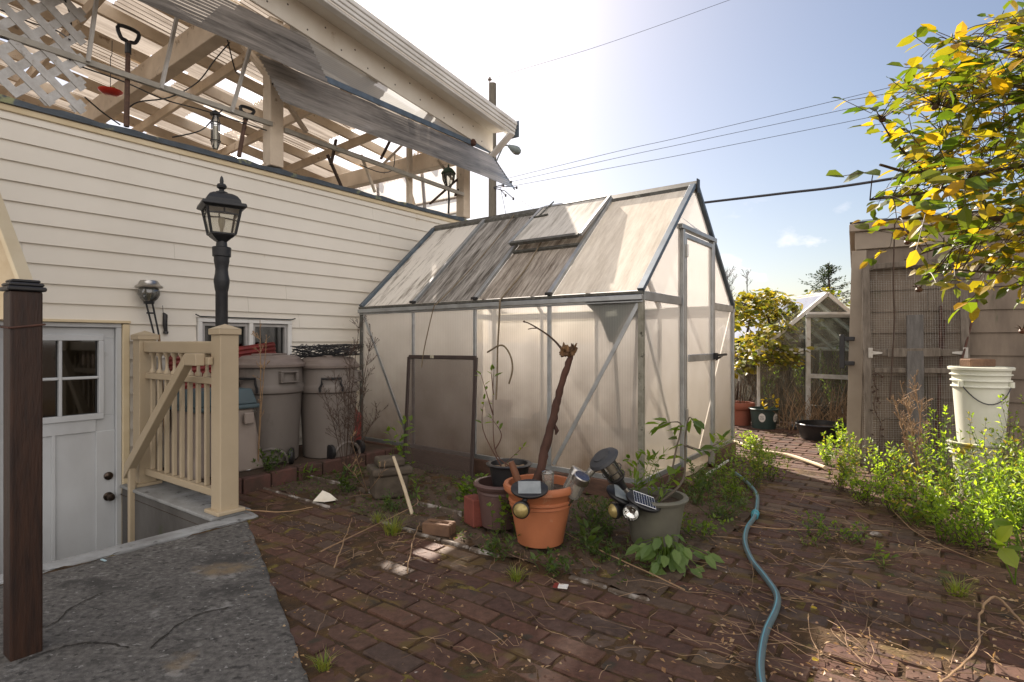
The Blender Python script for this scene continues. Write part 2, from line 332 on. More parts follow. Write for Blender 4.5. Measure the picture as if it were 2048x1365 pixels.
solarg = M("grey_solar_cell", (.26,.28,.28), (.18,.20,.20), .3, 14, 4, spec=.7)
amber = M("amber_lens", (.42,.33,.13), (.25,.19,.075), .25, 30, 6, metal=.3)
mirror = M("lamp_reflector", (.75,.75,.73), (.5,.5,.48), .12, 40, 3, metal=1.0)
frost = M("frosted_tube", (.62,.58,.48), (.5,.46,.36), .4, 10, 3)
cellw = M("cell_grid", (.75,.76,.78), (.7,.7,.72), .4, 10, 2)
darkg = M("dark_green_plastic", (.008,.035,.015), (.006,.025,.012), .5, 8, 4)
fencem = M("weathered_boards", (.055,.04,.032), (.028,.02,.016), .9, 9, 7, (6,6,.6), .4, 30)
rooff = M("dark_shingle", (.05,.045,.042), (.03,.027,.026), .9, 14, 6, bump=.5, bscale=40)
polew = M("pole_wood", (.17,.155,.125), (.11,.10,.08), .85, 8, 7, (4,4,.3), .2, 20)
lampg = M("street_lamp_grey", (.16,.20,.20), (.12,.15,.15), .5, 6, 4)
wirem = M("wire", (.05,.05,.055), (.04,.04,.045), .6, 5, 2)
meshw = M("galvanised_mesh", (.36,.35,.32), (.24,.21,.17), .5, 18, 4, metal=.5)
rust = M("rusty_rod", (.10,.045,.03), (.05,.025,.02), .85, 20, 6)
orange = M("red_feeder", (.75,.06,.03), (.65,.05,.03), .3, 6, 3)
screenm = None
def make_screen():
    m, t, N, K, P = nodes("insect_screen")
    P.inputs['Base Color'].default_value = (.09,.065,.055,1); P.inputs['Roughness'].default_value = .7
    tp = N.new("ShaderNodeBsdfTransparent"); mix = N.new("ShaderNodeMixShader"); mix.inputs[0].default_value = .62
    K(tp.outputs[0], mix.inputs[1]); K(P.outputs[0], mix.inputs[2]); K(mix.outputs[0], N["Material Output"].inputs[0]); return m
screenm = make_screen()
glass = GLASS("window_glass", (.86,.9,.9), .1)
glassd = GLASS("dark_window_glass", (.05,.055,.055), .05)
glassl = GLASS("lantern_glass", (.92,.92,.88), .06, .12, (.6,.58,.5))
glassg = GLASS("old_greenhouse_glass", (.86,.92,.90), .02, .3, (.42,.42,.36))
smoke = GLASS("smoky_globe", (.42,.45,.45), .12, .25, (.3,.3,.28))
corrt = POLY("weathered_roof_sheet", (.36,.325,.29), (.15,.125,.105), .42, .72, (1.0,9,2), 'y', .02, 0, .48)
flapt = POLY("weathered_flap_sheet", (.40,.375,.35), (.10,.09,.08), .42, .70, (1.1,3,9), 'z', .10, 0, .55)
plast = POLY("clear_sheet", (.52,.54,.55), (.3,.3,.3), .6, .9, (1,3,3), 'z', .25)
plastw = POLY("white_clear_sheet", (.9,.88,.84), (.6,.5,.4), .6, .9, (3,1,3), 'z', .3)
polyw = POLY("wall_polycarbonate", (.93,.91,.87), (.12,.078,.045), .55, .95, (5,5,.8), 'y', .42, .90, .70)
polyg = POLY("gable_polycarbonate", (.94,.92,.90), (.34,.27,.12), .60, .95, (6,6,.7), 'x', .34, .55, .68)
polyr = POLY("roof_polycarbonate_clean", (.94,.93,.91), (.60,.55,.46), .55, .95, (1.2,14,1.2), 'y', .14, 0, .72)
roof_a = GRIMY("roof_sheet_pale", (.84,.77,.66), (.52,.45,.36), .42, .68, (1.6,10,1.6), .2)
roof_b = GRIMY("roof_sheet_brown_grime", (.50,.45,.39), (.10,.075,.055), .40, .60, (1.8,16,1.8), .2)
roof_c = GRIMY("roof_sheet_grey_grime", (.46,.44,.41), (.075,.065,.055), .40, .585, (1.6,18,1.6), .2)
roof_d = GRIMY("roof_sheet_streaked", (.78,.75,.69), (.12,.09,.06), .50, .63, (1.6,12,1.6), .3)
roof_v = GRIMY("vent_sheet", (.76,.73,.67), (.30,.27,.22), .46, .66, (1.6,14,1.6), .3)
lf_shrub = LEAF("shrub_leaf", [(.10,.17,.02),(.16,.24,.03),(.07,.13,.02),(.22,.28,.04)], .5)
lf_shrub2 = LEAF("shrub_leaf_deep", [(.06,.11,.02),(.10,.16,.02),(.05,.085,.02),(.20,.22,.04),(.13,.09,.03)], .45)
lf_rose = LEAF("rose_leaf", [(.04,.08,.015),(.10,.14,.015),(.03,.05,.012),(.20,.18,.02),(.32,.22,.02),(.07,.10,.015),(.42,.25,.02),(.12,.15,.02),(.05,.09,.015)], .5, .4, (2.3,2.2,.8))
lf_vine = LEAF("vine_leaf", [(.13,.15,.02),(.36,.28,.03),(.08,.12,.02),(.40,.31,.05),(.10,.14,.025),(.20,.20,.03)], .4, .45, (1.6,1.5,.7))
lf_dark = LEAF("dark_weed_leaf", [(.04,.075,.02),(.07,.11,.025),(.03,.055,.018)], .4)
lf_mid = LEAF("potted_leaf", [(.08,.14,.025),(.12,.18,.03),(.06,.10,.02)], .45)
lf_broad = LEAF("broad_leaf", [(.09,.15,.045),(.12,.18,.05),(.07,.12,.035)], .35)
lf_grass = LEAF("grass_blade", [(.09,.15,.03),(.18,.19,.05),(.12,.16,.03)], .4)
lf_dry = LEAF("dead_leaf", [(.30,.19,.09),(.22,.12,.06),(.40,.30,.18),(.14,.07,.04)], .2)
lf_conif = LEAF("conifer_needles", [(.015,.03,.015),(.025,.045,.02),(.012,.022,.012)], .15)
lf_yel = LEAF("yellow_leaf", [(.45,.33,.04),(.38,.3,.03)], .4)

# ================================================================== GROUND
UA = R(53.3); U2 = Vector((math.cos(UA), math.sin(UA), 0)); V2 = Vector((-math.sin(UA), math.cos(UA), 0))
HA = R(53.84); HU = Vector((math.cos(HA), math.sin(HA), 0)); HN = Vector((math.sin(HA), -math.cos(HA), 0)); W0 = Vector((-2.734, 5.0, 0))
GA = R(52.8); GU = Vector((math.cos(GA), math.sin(GA), 0)); GV = Vector((-math.sin(GA), math.cos(GA), 0)); GN = Vector((.922, 4.068, 0))
GL, GW, GE, GR = 3.13, 2.19, 1.485, 2.496
def hl(p): q = Vector(p) - W0; return q.dot(HU), q.dot(HN)            # along the wall, out from it
def gl_(p): q = Vector(p) - GN; return q.dot(GU), q.dot(GV)
def hw(px, py, d=0.0):                                                # house-local point on the plane d out from the wall
    kx = (px - CX) / F; o = W0 + HN * d
    t = (kx * o.y - o.x) / (HU.x - kx * HU.y); p = o + HU * t
    return Vector((t, -d, CAMH - (py - CY) / F * p.y))
def gwall(px, py, off=0.0):                                            # greenhouse-local point on its long front wall, off out from it
    kx = (px - CX) / F; o = GN - GU * off
    t = (kx * o.y - o.x) / (GV.x - kx * GV.y); p = o + GV * t
    return Vector((-off, t, CAMH - (py - CY) / F * p.y))
def ggable(px, py, off=0.0):
    kx = (px - CX) / F; o = GN - GV * off
    s = (kx * o.y - o.x) / (GU.x - kx * GU.y); p = o + GU * s
    return Vector((s, -off, CAMH - (py - CY) / F * p.y))
def hworld(t, d, z=0): return W0 + HU * t + HN * d + Vector((0, 0, z))
def gworld(s, t, z=0): return GN + GU * s + GV * t + Vector((0, 0, z))

PIT = (-3.2, -.62, 1.5)      # stairwell: t from, t to, d to
gm = M("garden_soil", (.075,.045,.028), (.045,.03,.02), .95, 5, 8, bump=.6, bscale=30, spots=((.10,.085,.03), 3, .58))
b = MB()
BIG = 900
pc = [hworld(PIT[0], -.3), hworld(PIT[1], -.3), hworld(PIT[1], PIT[2]), hworld(PIT[0], PIT[2])]
bigc = [hworld(-BIG, -BIG), hworld(BIG, -BIG), hworld(BIG, BIG), hworld(-BIG, BIG)]
for i in range(4):
    b.poly(*[V(p.x, p.y, -.05) for p in (bigc[i], bigc[(i+1) % 4], pc[(i+1) % 4], pc[i])])
structure(b.build("ground", gm))

# moss and grit between the pavers: a bumpy sheet
def vnoise(X, Y, sc, seed):
    rs = np.random.RandomState(seed); G = rs.rand(64, 64)
    x, y = X*sc, Y*sc; xi, yi = np.floor(x).astype(int), np.floor(y).astype(int); fx, fy = x-xi, y-yi
    fx = fx*fx*(3-2*fx); fy = fy*fy*(3-2*fy)
    g = lambda a, c: G[a % 64, c % 64]
    return (g(xi,yi)*(1-fx)+g(xi+1,yi)*fx)*(1-fy) + (g(xi,yi+1)*(1-fx)+g(xi+1,yi+1)*fx)*fy
def in_slab(p):
    t, d = hl(p)
    if d < 1.45 or t > .0: return False
    q0, q1 = gnd(500, 1035), gnd(585, 1262); e = q1 - q0; r = Vector(p) - q0
    side = e.x * r.y - e.y * r.x
    return side < 0 and t < -.2 or t < -1.7
def in_bed(p):
    s, t = gl_(p); return (-1.40 < s < .35 and -.72 < t < GL + .6) or (-1.02 < s < GW + .05 and -.12 < t < GL + .6)
def in_canbed(p):
    t, d = hl(p); return -.6 < t < 4.2 and d < .93
step = .028
xs = np.arange(-2.6, 5.2, step); ys = np.arange(.75, 7.2, step)
X, Y = np.meshgrid(xs, ys)
Z = -.021 + .016*vnoise(X, Y, 16, 1) + .010*vnoise(X, Y, 44, 2) + .024*np.clip(vnoise(X, Y, 2.6, 3)-.52, 0, 1)
vv = np.stack([X, Y, Z], -1).reshape(-1, 3).tolist(); nx = len(xs); ny = len(ys)
b = MB(); keep = {}
ff = []
for j in range(ny-1):
    for i in range(nx-1):
        cx_, cy_ = xs[i]+step/2, ys[j]+step/2
        t, d = (cx_-W0.x)*HU.x+(cy_-W0.y)*HU.y, (cx_-W0.x)*HN.x+(cy_-W0.y)*HN.y
        if d < .95 or (d < 1.55 and t < -.4): continue
        k = j*nx+i; ff.append((k, k+1, k+nx+1, k+nx))
b.v = [tuple(p) for p in vv]; b.f = ff
mossm = M("joint_moss", (.085,.045,.016), (.03,.019,.011), .97, 9, 8, bump=.9, bscale=120, spots=[((.15,.115,.025), 5, .58), ((.06,.075,.02), 3.4, .63)])
o = b.build("joint_moss", mossm, smooth=True); structure(o, 'stuff'); tag(o, "brown and orange moss filling the joints between the pavers", "moss")

pavm, t_, N, K, P = nodes("clay_paver")
g = N.new("ShaderNodeNewGeometry"); r = N.new("ShaderNodeValToRGB"); els = r.color_ramp.elements
for i, (p_, c) in enumerate([(0,(.100,.048,.033)),(.3,(.078,.043,.033)),(.6,(.118,.062,.042)),(.85,(.072,.047,.037)),(1,(.14,.092,.060))]):
    e = els[i] if i < 2 else els.new(p_); e.position = p_; e.color = (*c, 1)
K(g.outputs['Random Per Island'], r.inputs[0])
co = N.new("ShaderNodeTexCoord"); n1 = N.new("ShaderNodeTexNoise"); n1.inputs['Scale'].default_value = 28; n1.inputs['Detail'].default_value = 8; n1.inputs['Roughness'].default_value = .7
K(co.outputs['Object'], n1.inputs['Vector']); mr = N.new("ShaderNodeMapRange"); mr.inputs[1].default_value = .3; mr.inputs[2].default_value = .75; mr.inputs[3].default_value = .55; mr.inputs[4].default_value = 1.35
K(n1.outputs['Fac'], mr.inputs[0]); mm = N.new("ShaderNodeMix"); mm.data_type = 'RGBA'; mm.blend_type = 'MULTIPLY'; mm.inputs[0].default_value = 1
K(r.outputs[0], mm.inputs[6]); K(mr.outputs[0], mm.inputs[7]); outc = mm.outputs[2]
for (c, sc, th) in (((.10,.065,.025), 4.5, .57), ((.46,.43,.40), 34, .70), ((.045,.035,.025), 7, .62)):
    n2 = N.new("ShaderNodeTexNoise"); n2.inputs['Scale'].default_value = sc; n2.inputs['Detail'].default_value = 6; K(co.outputs['Object'], n2.inputs['Vector'])
    r2 = N.new("ShaderNodeValToRGB"); r2.color_ramp.elements[0].position = th; r2.color_ramp.elements[1].position = th+.07; K(n2.outputs['Fac'], r2.inputs[0])
    m2 = N.new("ShaderNodeMix"); m2.data_type = 'RGBA'; m2.inputs[7].default_value = (*c, 1); K(r2.outputs[0], m2.inputs[0]); K(outc, m2.inputs[6]); outc = m2.outputs[2]
K(outc, P.inputs['Base Color']); P.inputs['Roughness'].default_value = .68; P.inputs['Specular IOR Level'].default_value = .25
bp = N.new("ShaderNodeBump"); bp.inputs['Strength'].default_value = .6; bp.inputs['Distance'].default_value = .006; K(n1.outputs['Fac'], bp.inputs['Height']); K(bp.outputs[0], P.inputs['Normal'])
b = MB(); BL, BW_ = .250, .112
for iu in range(-30, 110):
    for iv in range(-60, 45):
        c = V2 * ((iv + (.5 if iu % 2 else 0)) * BL) + U2 * (iu * BW_) + Vector((.4, 3, 0))
        if not (-2.6 < c.x < 6.5 and .7 < c.y < 11.5): continue
        if abs(c.x) > c.y * 1.05 + .4: continue
        if in_slab(c) or in_canbed(c) or in_bed(c): continue
        t, d = hl(c)
        if d < 1.55 and t < -.45: continue
        zt = rng.uniform(-.004, .004); a = rng.uniform(-.018, .018); jx = rng.uniform(-.004, .004)
        e1 = (V2 * math.cos(a) + U2 * math.sin(a)); e2 = (U2 * math.cos(a) - V2 * math.sin(a))
        hx, hy = BL/2 - .0085, BW_/2 - .0085; c = c + e1 * jx
        tx, ty = rng.uniform(-.010, .010), rng.uniform(-.014, .014); pts = []
        for (kx_, ky_, zz) in ((1,1,-.05),(1,1,-.007),(.965,.92,0)):
            for (sx_, sy_) in ((-1,-1),(1,-1),(1,1),(-1,1)):
                wob = rng.uniform(-.0022, .0022)
                pts.append(c + e1*(sx_*hx*kx_+wob) + e2*(sy_*hy*ky_+wob) + Vector((0,0, zz + zt + tx*sx_*hx + ty*sy_*hy)))
        fs = [(8,9,10,11)]
        for lv in (0, 4):
            for k in range(4): fs.append((lv+k, lv+(k+1) % 4, lv+4+(k+1) % 4, lv+4+k))
        b.add(pts, fs)
structure(b.build("brick_paving", pavm, smooth=False))

# concrete slab at the head of the steps, with a paler nosing
rs_ = random.Random(9); edge_ = [(hworld(-.47, 1.63), gnd(570, 1225)), (gnd(570, 1225), gnd(640, 1420))]; ep = []
for a_, c_ in edge_:
    for k in range(16): q_ = a_.lerp(c_, k/16); ep.append(q_ + V(rs_.uniform(-.005,.005), rs_.uniform(-.004,.004), 0))
fr_ = [hworld(-4.2 + k*.093, 1.628 + rs_.uniform(-.010,.012)) for k in range(40)]
sl_pts = fr_ + ep + [V(-.2, .2, 0), V(-4.5, .2, 0)]
b = MB(); b.prism([V(p.x, p.y, -.25) for p in sl_pts], (0, 0, .255))
structure(b.build("concrete_slab", conc, bevel=.012, seg=2))
b = MB(); b.prism([hworld(-4.2, 1.48, -.3), hworld(-.36, 1.48, -.3), hworld(-.38, 1.603, -.3), hworld(-4.2, 1.603, -.3)], (0, 0, .312))
structure(b.build("slab_nosing", concl, bevel=.01, seg=2))
crk = M("crack_dirt", (.018,.016,.014), (.03,.026,.02), .95)
for pl in ([(75,1148),(180,1128),(260,1100),(350,1075),(440,1056),(497,1042)], [(70,1262),(110,1250),(150,1215),(205,1190)], [(40,1330),(120,1300),(190,1290),(260,1300)], [(300,1300),(380,1240),(470,1215)]):
    P_ = [gnd(*p) for p in pl]; b = MB(); P_ = smoothpath(P_, 6); P_ = [p + V(rs_.uniform(-.006,.006), rs_.uniform(-.006,.006), 0) for p in P_]
    for k in range(len(P_)-1):
        n_ = (P_[k+1]-P_[k]).cross(V(0,0,1)).normalized(); w0, w1 = rs_.uniform(.0015,.005), rs_.uniform(.0015,.005)
        b.poly(*[V(q.x,q.y,.0092) for q in (P_[k]-n_*w0, P_[k+1]-n_*w1, P_[k+1]+n_*w1, P_[k]+n_*w0)])
    structure(b.build("slab_crack", crk))
# stairwell: floor, side wall of the pit, steps
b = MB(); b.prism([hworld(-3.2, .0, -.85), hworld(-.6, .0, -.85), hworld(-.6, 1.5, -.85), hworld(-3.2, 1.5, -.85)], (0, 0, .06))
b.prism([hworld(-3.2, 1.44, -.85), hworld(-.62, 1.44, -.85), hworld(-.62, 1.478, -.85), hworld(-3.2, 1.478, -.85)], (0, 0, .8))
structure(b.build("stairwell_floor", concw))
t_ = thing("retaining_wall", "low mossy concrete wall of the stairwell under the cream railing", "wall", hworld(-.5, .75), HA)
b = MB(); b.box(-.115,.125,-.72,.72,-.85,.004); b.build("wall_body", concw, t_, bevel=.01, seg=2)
b = MB(); b.box(-.13,.14,-.725,.725,.0052,.03); b.build("coping", concl, t_, bevel=.008, seg=2)
# raised planting strip along the house for the bins
b = MB(); b.prism([hworld(-.36, .03, -.1), hworld(4.0, .03, -.1), hworld(4.0, .3, -.1), hworld(1.6, .88, -.1), hworld(-.36, .88, -.1)], (0, 0, .21))
structure(b.build("soil_strip", gm))
t_ = thing("brick_kerb", "mossy brick kerb in front of the taupe rubbish bins", "kerb", hworld(-.36, .9), HA)
b = MB()
for k in range(9):
    z1 = .115 + rng.uniform(-.008, .008); b.box(k*.235, k*.235+.222, -.052+rng.uniform(-.006,.006), .05, -.05, z1)
b.build("kerb_bricks", M("mossy_brick", (.11,.05,.04), (.05,.035,.025), .9, 9, 7, bump=.5, bscale=50), t_, bevel=.008)

# greenhouse planting bed in front of the long wall
b = MB(); nn_ = 40
bedm = M("bed_soil", (.060,.038,.025), (.105,.072,.05), .95, 12, 9, bump=.9, bscale=60, spots=[((.07,.06,.02), 3.5, .57), ((.20,.17,.14), 40, .66)])
for i in range(81):
    for j in range(36):
        s0, t0 = -1.38 + .048*j, -.70 + i*.056
        if s0 > -.02 and t0 > -.09: continue
        q = []
        for (a, c) in ((0,0),(1,0),(1,1),(0,1)):
            s_, tt = s0 + .048*a, t0 + .056*c; hh = random.Random((round(s_*1000), round(tt*1000)).__hash__()).uniform(-.014, .013)
            q.append(gworld(s_, tt, .0 + hh))
        b.poly(*q)
structure(b.build("planting_bed", bedm))
b = MB()
for i in range(16):
    t0 = -.68 + i*.215; 
    if rng.random() < .22: continue
    w_ = rng.uniform(.014, .036); b.prism([gworld(-1.42, t0, -.03), gworld(-1.42+w_, t0, -.03), gworld(-1.42+w_*rng.uniform(.6,1), t0+.2, -.03), gworld(-1.425, t0+.2, -.03)], (0,0,.040))
    if 6 < i: b.prism([gworld(-1.0, t0, -.03), gworld(-1.0+w_*.5, t0, -.03), gworld(-1.0+w_*.45, t0+.2, -.03), gworld(-1.005, t0+.2, -.03)], (0,0,.058))
o = b.build("bed_edging", limew, bevel=.006); structure(o)

# ================================================================== HOUSE
house = thing("house", "cream sided house with an open corrugated deck roof above it", "house", W0, HA)
ROW = .1397; ZTOP = 2.84; Z0 = 2.691 + ROW
TEND = 3.74
OPEN = [(-1.44, -.555, -.85, 1.315), (-.04, .875, .84, 1.365)]
b = MB()
nrow = int((Z0 + .85) / ROW) + 1
for i in range(-1, nrow):
    zt = Z0 - i*ROW; zb = zt - ROW
    if zt > ZTOP + .02: continue
    cuts = [-3.2, TEND] + ([] if rng.random() < .35 else [rng.uniform(-2, 3)]) + ([rng.uniform(-2, 3)] if rng.random() < .5 else [])
    segs = []
    cuts.sort()
    for a, c in zip(cuts[:-1], cuts[1:]): segs.append((a + .001, c - .001, zb, zt))
    for (o0, o1, p0, p1) in OPEN:
        ns = []
        for (a, c, y0, y1) in segs:
            if c <= o0 or a >= o1 or y1 <= p0 or y0 >= p1: ns.append((a, c, y0, y1)); continue
            if a < o0: ns.append((a, o0, y0, y1))
            if c > o1: ns.append((o1, c, y0, y1))
            if y0 < p1 < y1: ns.append((max(a, o0), min(c, o1), p1, y1))
            if y0 < p0 < y1: ns.append((max(a, o0), min(c, o1), y0, p0))
        segs = ns
    for (a, c, y0, y1) in segs:
        f0 = (zt - y0)/ROW; f1 = (zt - y1)/ROW
        da, db = -.004 - .016*f1, -.004 - .016*f0
        jg = rng.uniform(-.0015, .0015)
        b.add([(a,0,y0),(c,0,y0),(c,db+jg,y0),(a,db-jg,y0),(a,0,y1),(c,0,y1),(c,da,y1),(a,da,y1)],
              [(0,3,2,1),(4,5,6,7),(3,7,6,2),(0,4,7,3),(1,2,6,5)])
b.build("siding", siding, house)
b = MB()   # structural wall behind the boards, with the openings left free
for (a, c, y0, y1) in [(-3.2,-1.44,-.85,2.8),(-1.44,-.555,1.315,2.8),(-.555,-.04,-.85,2.8),(-.04,.875,1.365,2.8),(-.04,.875,-.85,.84),(.875,TEND,-.85,2.8)]:
    b.box(a, c, .0015, .12, y0, y1)
b.box(TEND-.12, TEND, .121, 5.0, -.3, 2.8)
b.build("wall", trimy, house)
b = MB(); b.box(-3.2, TEND+.01, -.03, .001, 2.745, 2.79); b.build("top_trim", trimy, house, bevel=.004)
b = MB()
n_ = 60
for i in range(n_):
    a, c = -3.2 + i*(TEND+3.23)/n_, -3.2 + (i+1)*(TEND+3.23)/n_
    za, zc = [2.838 + .006*math.sin(k*1.7) + .004*math.sin(k*4.1) for k in (i, i+1)]
    b.add([(a,-.045,2.792),(c,-.045,2.792),(c,-.04,zc),(a,-.04,za),(a,.5,za),(c,.5,zc)], [(0,1,2,3),(3,2,5,4)])
b.build("deck_flashing", flash, house, smooth=True)
b = MB(); b.box(-3.2, TEND-.02, .2, 5.0, 2.70, 2.79); b.build("deck_floor", wood_gr, house)

# door at the foot of the steps
b = MB()
b.box(-1.345,-.643,.03,.07,-.78,.58); b.box(-1.345,-.643,.03,.07,1.18,1.26); b.box(-1.345,-1.255,.03,.07,.58,1.18); b.box(-.735,-.643,.03,.07,.58,1.18)
for (a, c) in ((-1.345,-1.25),(-1.045,-1.02),(-.77,-.643)): b.box(a,c,.018,.0299,-.78,.46)
b.box(-1.25,-.77,.018,.0299,.46,.575); b.box(-1.25,-1.045,.018,.0299,-.78,-.62); b.box(-1.02,-.77,.018,.0299,-.78,-.62)
door = b.build("door", doorp, house, bevel=.003)
b = MB()
for (a, c, y0, y1) in ((-1.27,-.72,.555,.60),(-1.27,-.72,1.16,1.205),(-1.27,-1.235,.60,1.16),(-.755,-.72,.60,1.16),(-1.005,-.985,.60,1.16),(-1.235,-1.005,.868,.888),(-.985,-.755,.868,.888)): b.box(a,c,.004,.045,y0,y1)
b.build("door_window_frame", doorp, door, bevel=.004)
b = MB(); b.poly((-1.25,.045,.58),(-.74,.045,.58),(-.74,.045,1.19),(-1.25,.045,1.19)); b.build("pane", glassd, door)
ky = Matrix.Rotation(R(90), 3, 'X')
for z_, nm in ((.105, "deadbolt"), (-.055, "door_knob")):
    b = MB(); b.lathe([(.034,0),(.034,.008),(.015,.012),(.015,.035),(.024,.045),(.029,.058),(.022,.072),(0,.075)] if nm == "door_knob" else [(.031,0),(.031,.012),(.024,.018),(0,.019)], (-.69,.016,z_), 18, ky)
    b.build(nm, M("dark_bronze_"+nm, (.10,.075,.06), (.05,.04,.035), .3, 20, 4, metal=.9), door, smooth=True)
b = MB(); b.box(-.642,-.605,-.005,.08,-.8,1.262); b.box(-1.38,-1.346,-.005,.08,-.8,1.262); b.box(-1.38,-.605,-.005,.08,1.263,1.295); b.build("door_frame", doorp, house, bevel=.003)
b = MB(); b.box(-.604,-.556,-.028,.0,-.8,1.29); b.box(-1.44,-1.381,-.028,.0,-.8,1.29); b.box(-1.44,-.55,-.034,.0,1.297,1.318); b.build("door_casing", trimy, house, bevel=.003)
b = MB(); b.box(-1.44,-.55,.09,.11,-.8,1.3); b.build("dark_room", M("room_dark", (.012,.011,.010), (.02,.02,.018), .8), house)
# window behind the lamp post
b = MB()
x0, x1, z0, z1 = -.035, .87, .845, 1.36
for q in ((x0,x1,z1-.035,z1),(x0,x1,z0,z0+.035),(x0,x0+.04,z0+.035,z1-.035),(x1-.04,x1,z0+.035,z1-.035),(.43,.47,z0+.035,z1-.035)): b.box(q[0],q[1],-.035,.05,q[2],q[3])
win = b.build("window", whitep, house, bevel=.004)
b = MB()
for (a, c) in ((.01,.425),(.475,.825)):
    for q in ((a,c,z1-.065,z1-.04),(a,c,z0+.04,z0+.065),(a,a+.022,z0+.065,z1-.065),(c-.022,c,z0+.065,z1-.065)): b.box(q[0],q[1],-.012,.03,q[2],q[3])
b.build("sash", M("grey_sash", (.4,.39,.38), (.3,.29,.28), .5), win)
b = MB(); b.poly((.03,.02,.9),(.41,.02,.9),(.41,.02,1.3),(.03,.02,1.3)); b.poly((.49,.02,.9),(.81,.02,.9),(.81,.02,1.3),(.49,.02,1.3)); b.build("pane", glassd, win)
b = MB(); b.box(-.04,.88,.09,.11,.84,1.37); b.build("blind", M("dim_blind", (.11,.10,.085), (.08,.07,.06), .8), win)
b = MB(); b.tube([(-.06,-.045,1.39),(-.02,-.04,1.372),(.86,-.04,1.372),(.9,-.045,1.385)], .006, 5); b.build("sealant_bead", blackp, win)

# ---- deck roof: sheets run down along the house, gaps between them show the sky
def zr(t, y): return 4.66 - .125*t - .05*y
XL, XR = -3.1, 4.02
gaps = {}
rows = []
y = -.1; k = 0
while y < 4.9:
    wd = .60; rows.append((y, y+wd)); y += wd - .01; k += 1
skyl = {0:[(-1.15,-.7),(.1,.62),(2.35,3.15)], 1:[(-2.4,-2.0)], 2:[(-1.7,-1.3),(-.52,-.1),(2.95,3.98)], 3:[(1.2,1.75),(2.95,3.98)], 4:[(-2.6,-2.0),(.5,.92),(3.0,3.98)], 5:[(-1.2,-.5),(1.4,1.95)], 6:[(-.35,.25),(2.3,2.85)], 7:[(-2.2,-1.5),(.6,1.3)]}
def corrsheet(b, x0, x1, y0, y1, zf, amp=.012, wl=.075, along='x'):
    n = max(2, int((y1-y0)/wl*4)); vs_, fs = [], []
    m = max(1, int((x1-x0)/.9))
    for i in range(m+1):
        x = x0 + (x1-x0)*i/m
        for j in range(n+1):
            yy = y0 + (y1-y0)*j/n; vs_.append((x, yy, zf(x, yy) + amp*math.sin(2*math.pi*yy/wl)))
    for i in range(m):
        for j in range(n): a = i*(n+1)+j; fs.append((a, a+n+1, a+n+2, a+1))
    b.add(vs_, fs)
for ri, (y0, y1) in enumerate(rows):
    b = MB(); cur = XL
    for (a, c) in skyl.get(ri, []):
        yc = y0 + .22 if ri % 2 else y0
        corrsheet(b, cur, a, y0, y1, lambda x, yy: zr(x, yy) + .055 + .004*(ri % 2))
        cur = c
    corrsheet(b, cur, XR, y0, y1, lambda x, yy: zr(x, yy) + .055)
    b.build("roof_sheet", corrt, house, smooth=True)
for ri, yy in enumerate([-.02] + [r_[1] + .006 for r_ in rows]):
    b = MB(); b.beam((XL, yy, zr(XL, yy) - .035), (XR, yy, zr(XR, yy) - .035), .05, .13); b.build("purlin", cream, house, bevel=.004)
for x in (-2.6, -1.25, -.35, .95, 2.0, 2.9):
    b = MB(); b.beam((x, 0, zr(x, 0) - .17), (x+.05, 4.9, zr(x, 4.9) - .17), .045, .12); b.build("rafter", cream, house, bevel=.004)
b = MB(); b.beam((.35, .05, 4.20), (.30, 4.9, 4.0), .14, .26); b.build("main_beam", cream, house, bevel=.006)
b = MB(); b.beam((3.55, .03, 3.76), (3.50, 4.9, 3.80), .14, .24); b.build("end_beam", cream, house, bevel=.006)
for x, zt_ in ((.71, 4.30), (3.54, 3.92)):
    b = MB(); b.box(x-.07, x+.07, -.035, .105, 2.861, zt_); b.build("deck_post", cream, house, bevel=.006)
b = MB(); b.box(2.55, 2.61, .06, .12, 2.861, 4.02); b.build("slim_post", cream, house, bevel=.004)
for (x, y_, zt_) in ((-2.4,4.8,4.6),(.3,4.8,4.0),(3.5,4.8,3.7)):
    b = MB(); b.box(x-.06, x+.06, y_-.06, y_+.06, 2.79, zt_-.1); b.build("rear_post", cream, house, bevel=.005)
# knee braces
b = MB(); b.beam((.75,-.01,3.6),(1.05,-.01,3.30), .03, .05, (0,1,0)); b.beam((.71,.1,3.75),(.71,.55,4.2), .04, .07, (1,0,0)); b.build("knee_brace", cream, house)
# deep fascia board, soffit and gutter along the raking edge
def zfb(t): return 4.38 - .124*t
b = MB(); b.prism([(-3.2,-.05,zfb(-3.2)),(4.06,-.05,zfb(4.06)),(4.06,-.05,zfb(4.06)+.30),(-3.2,-.05,zfb(-3.2)+.30)], (0,-.03,0)); b.build("fascia_board", fasc, house, bevel=.004)
b = MB(); b.prism([(-3.2,-.082,zfb(-3.2)+.285),(4.06,-.082,zfb(4.06)+.285),(4.06,-.40,zfb(4.06)+.245),(-3.2,-.40,zfb(-3.2)+.245)], (0,0,.02)); b.build("soffit", fasc, house)
b = MB()
for (dy, dz, h_, ya) in ((-.395,.225,.05,-.31),(-.41,.272,.045,-.33),(-.425,.314,.05,-.33),(-.44,.361,.055,-.33)):
    b.prism([(-3.2,ya,zfb(-3.2)*1.0+dz),(4.16,ya,zfb(4.16)+dz),(4.16,ya,zfb(4.16)+dz+h_),(-3.2,ya,zfb(-3.2)+dz+h_)], (0,dy-ya,0))
b.build("gutter", whitep, house, bevel=.006)
b = MB(); b.box(4.162,4.175,-.46,-.3,zfb(4.17)+.2,zfb(4.17)+.43); b.build("gutter_end", alug, house)
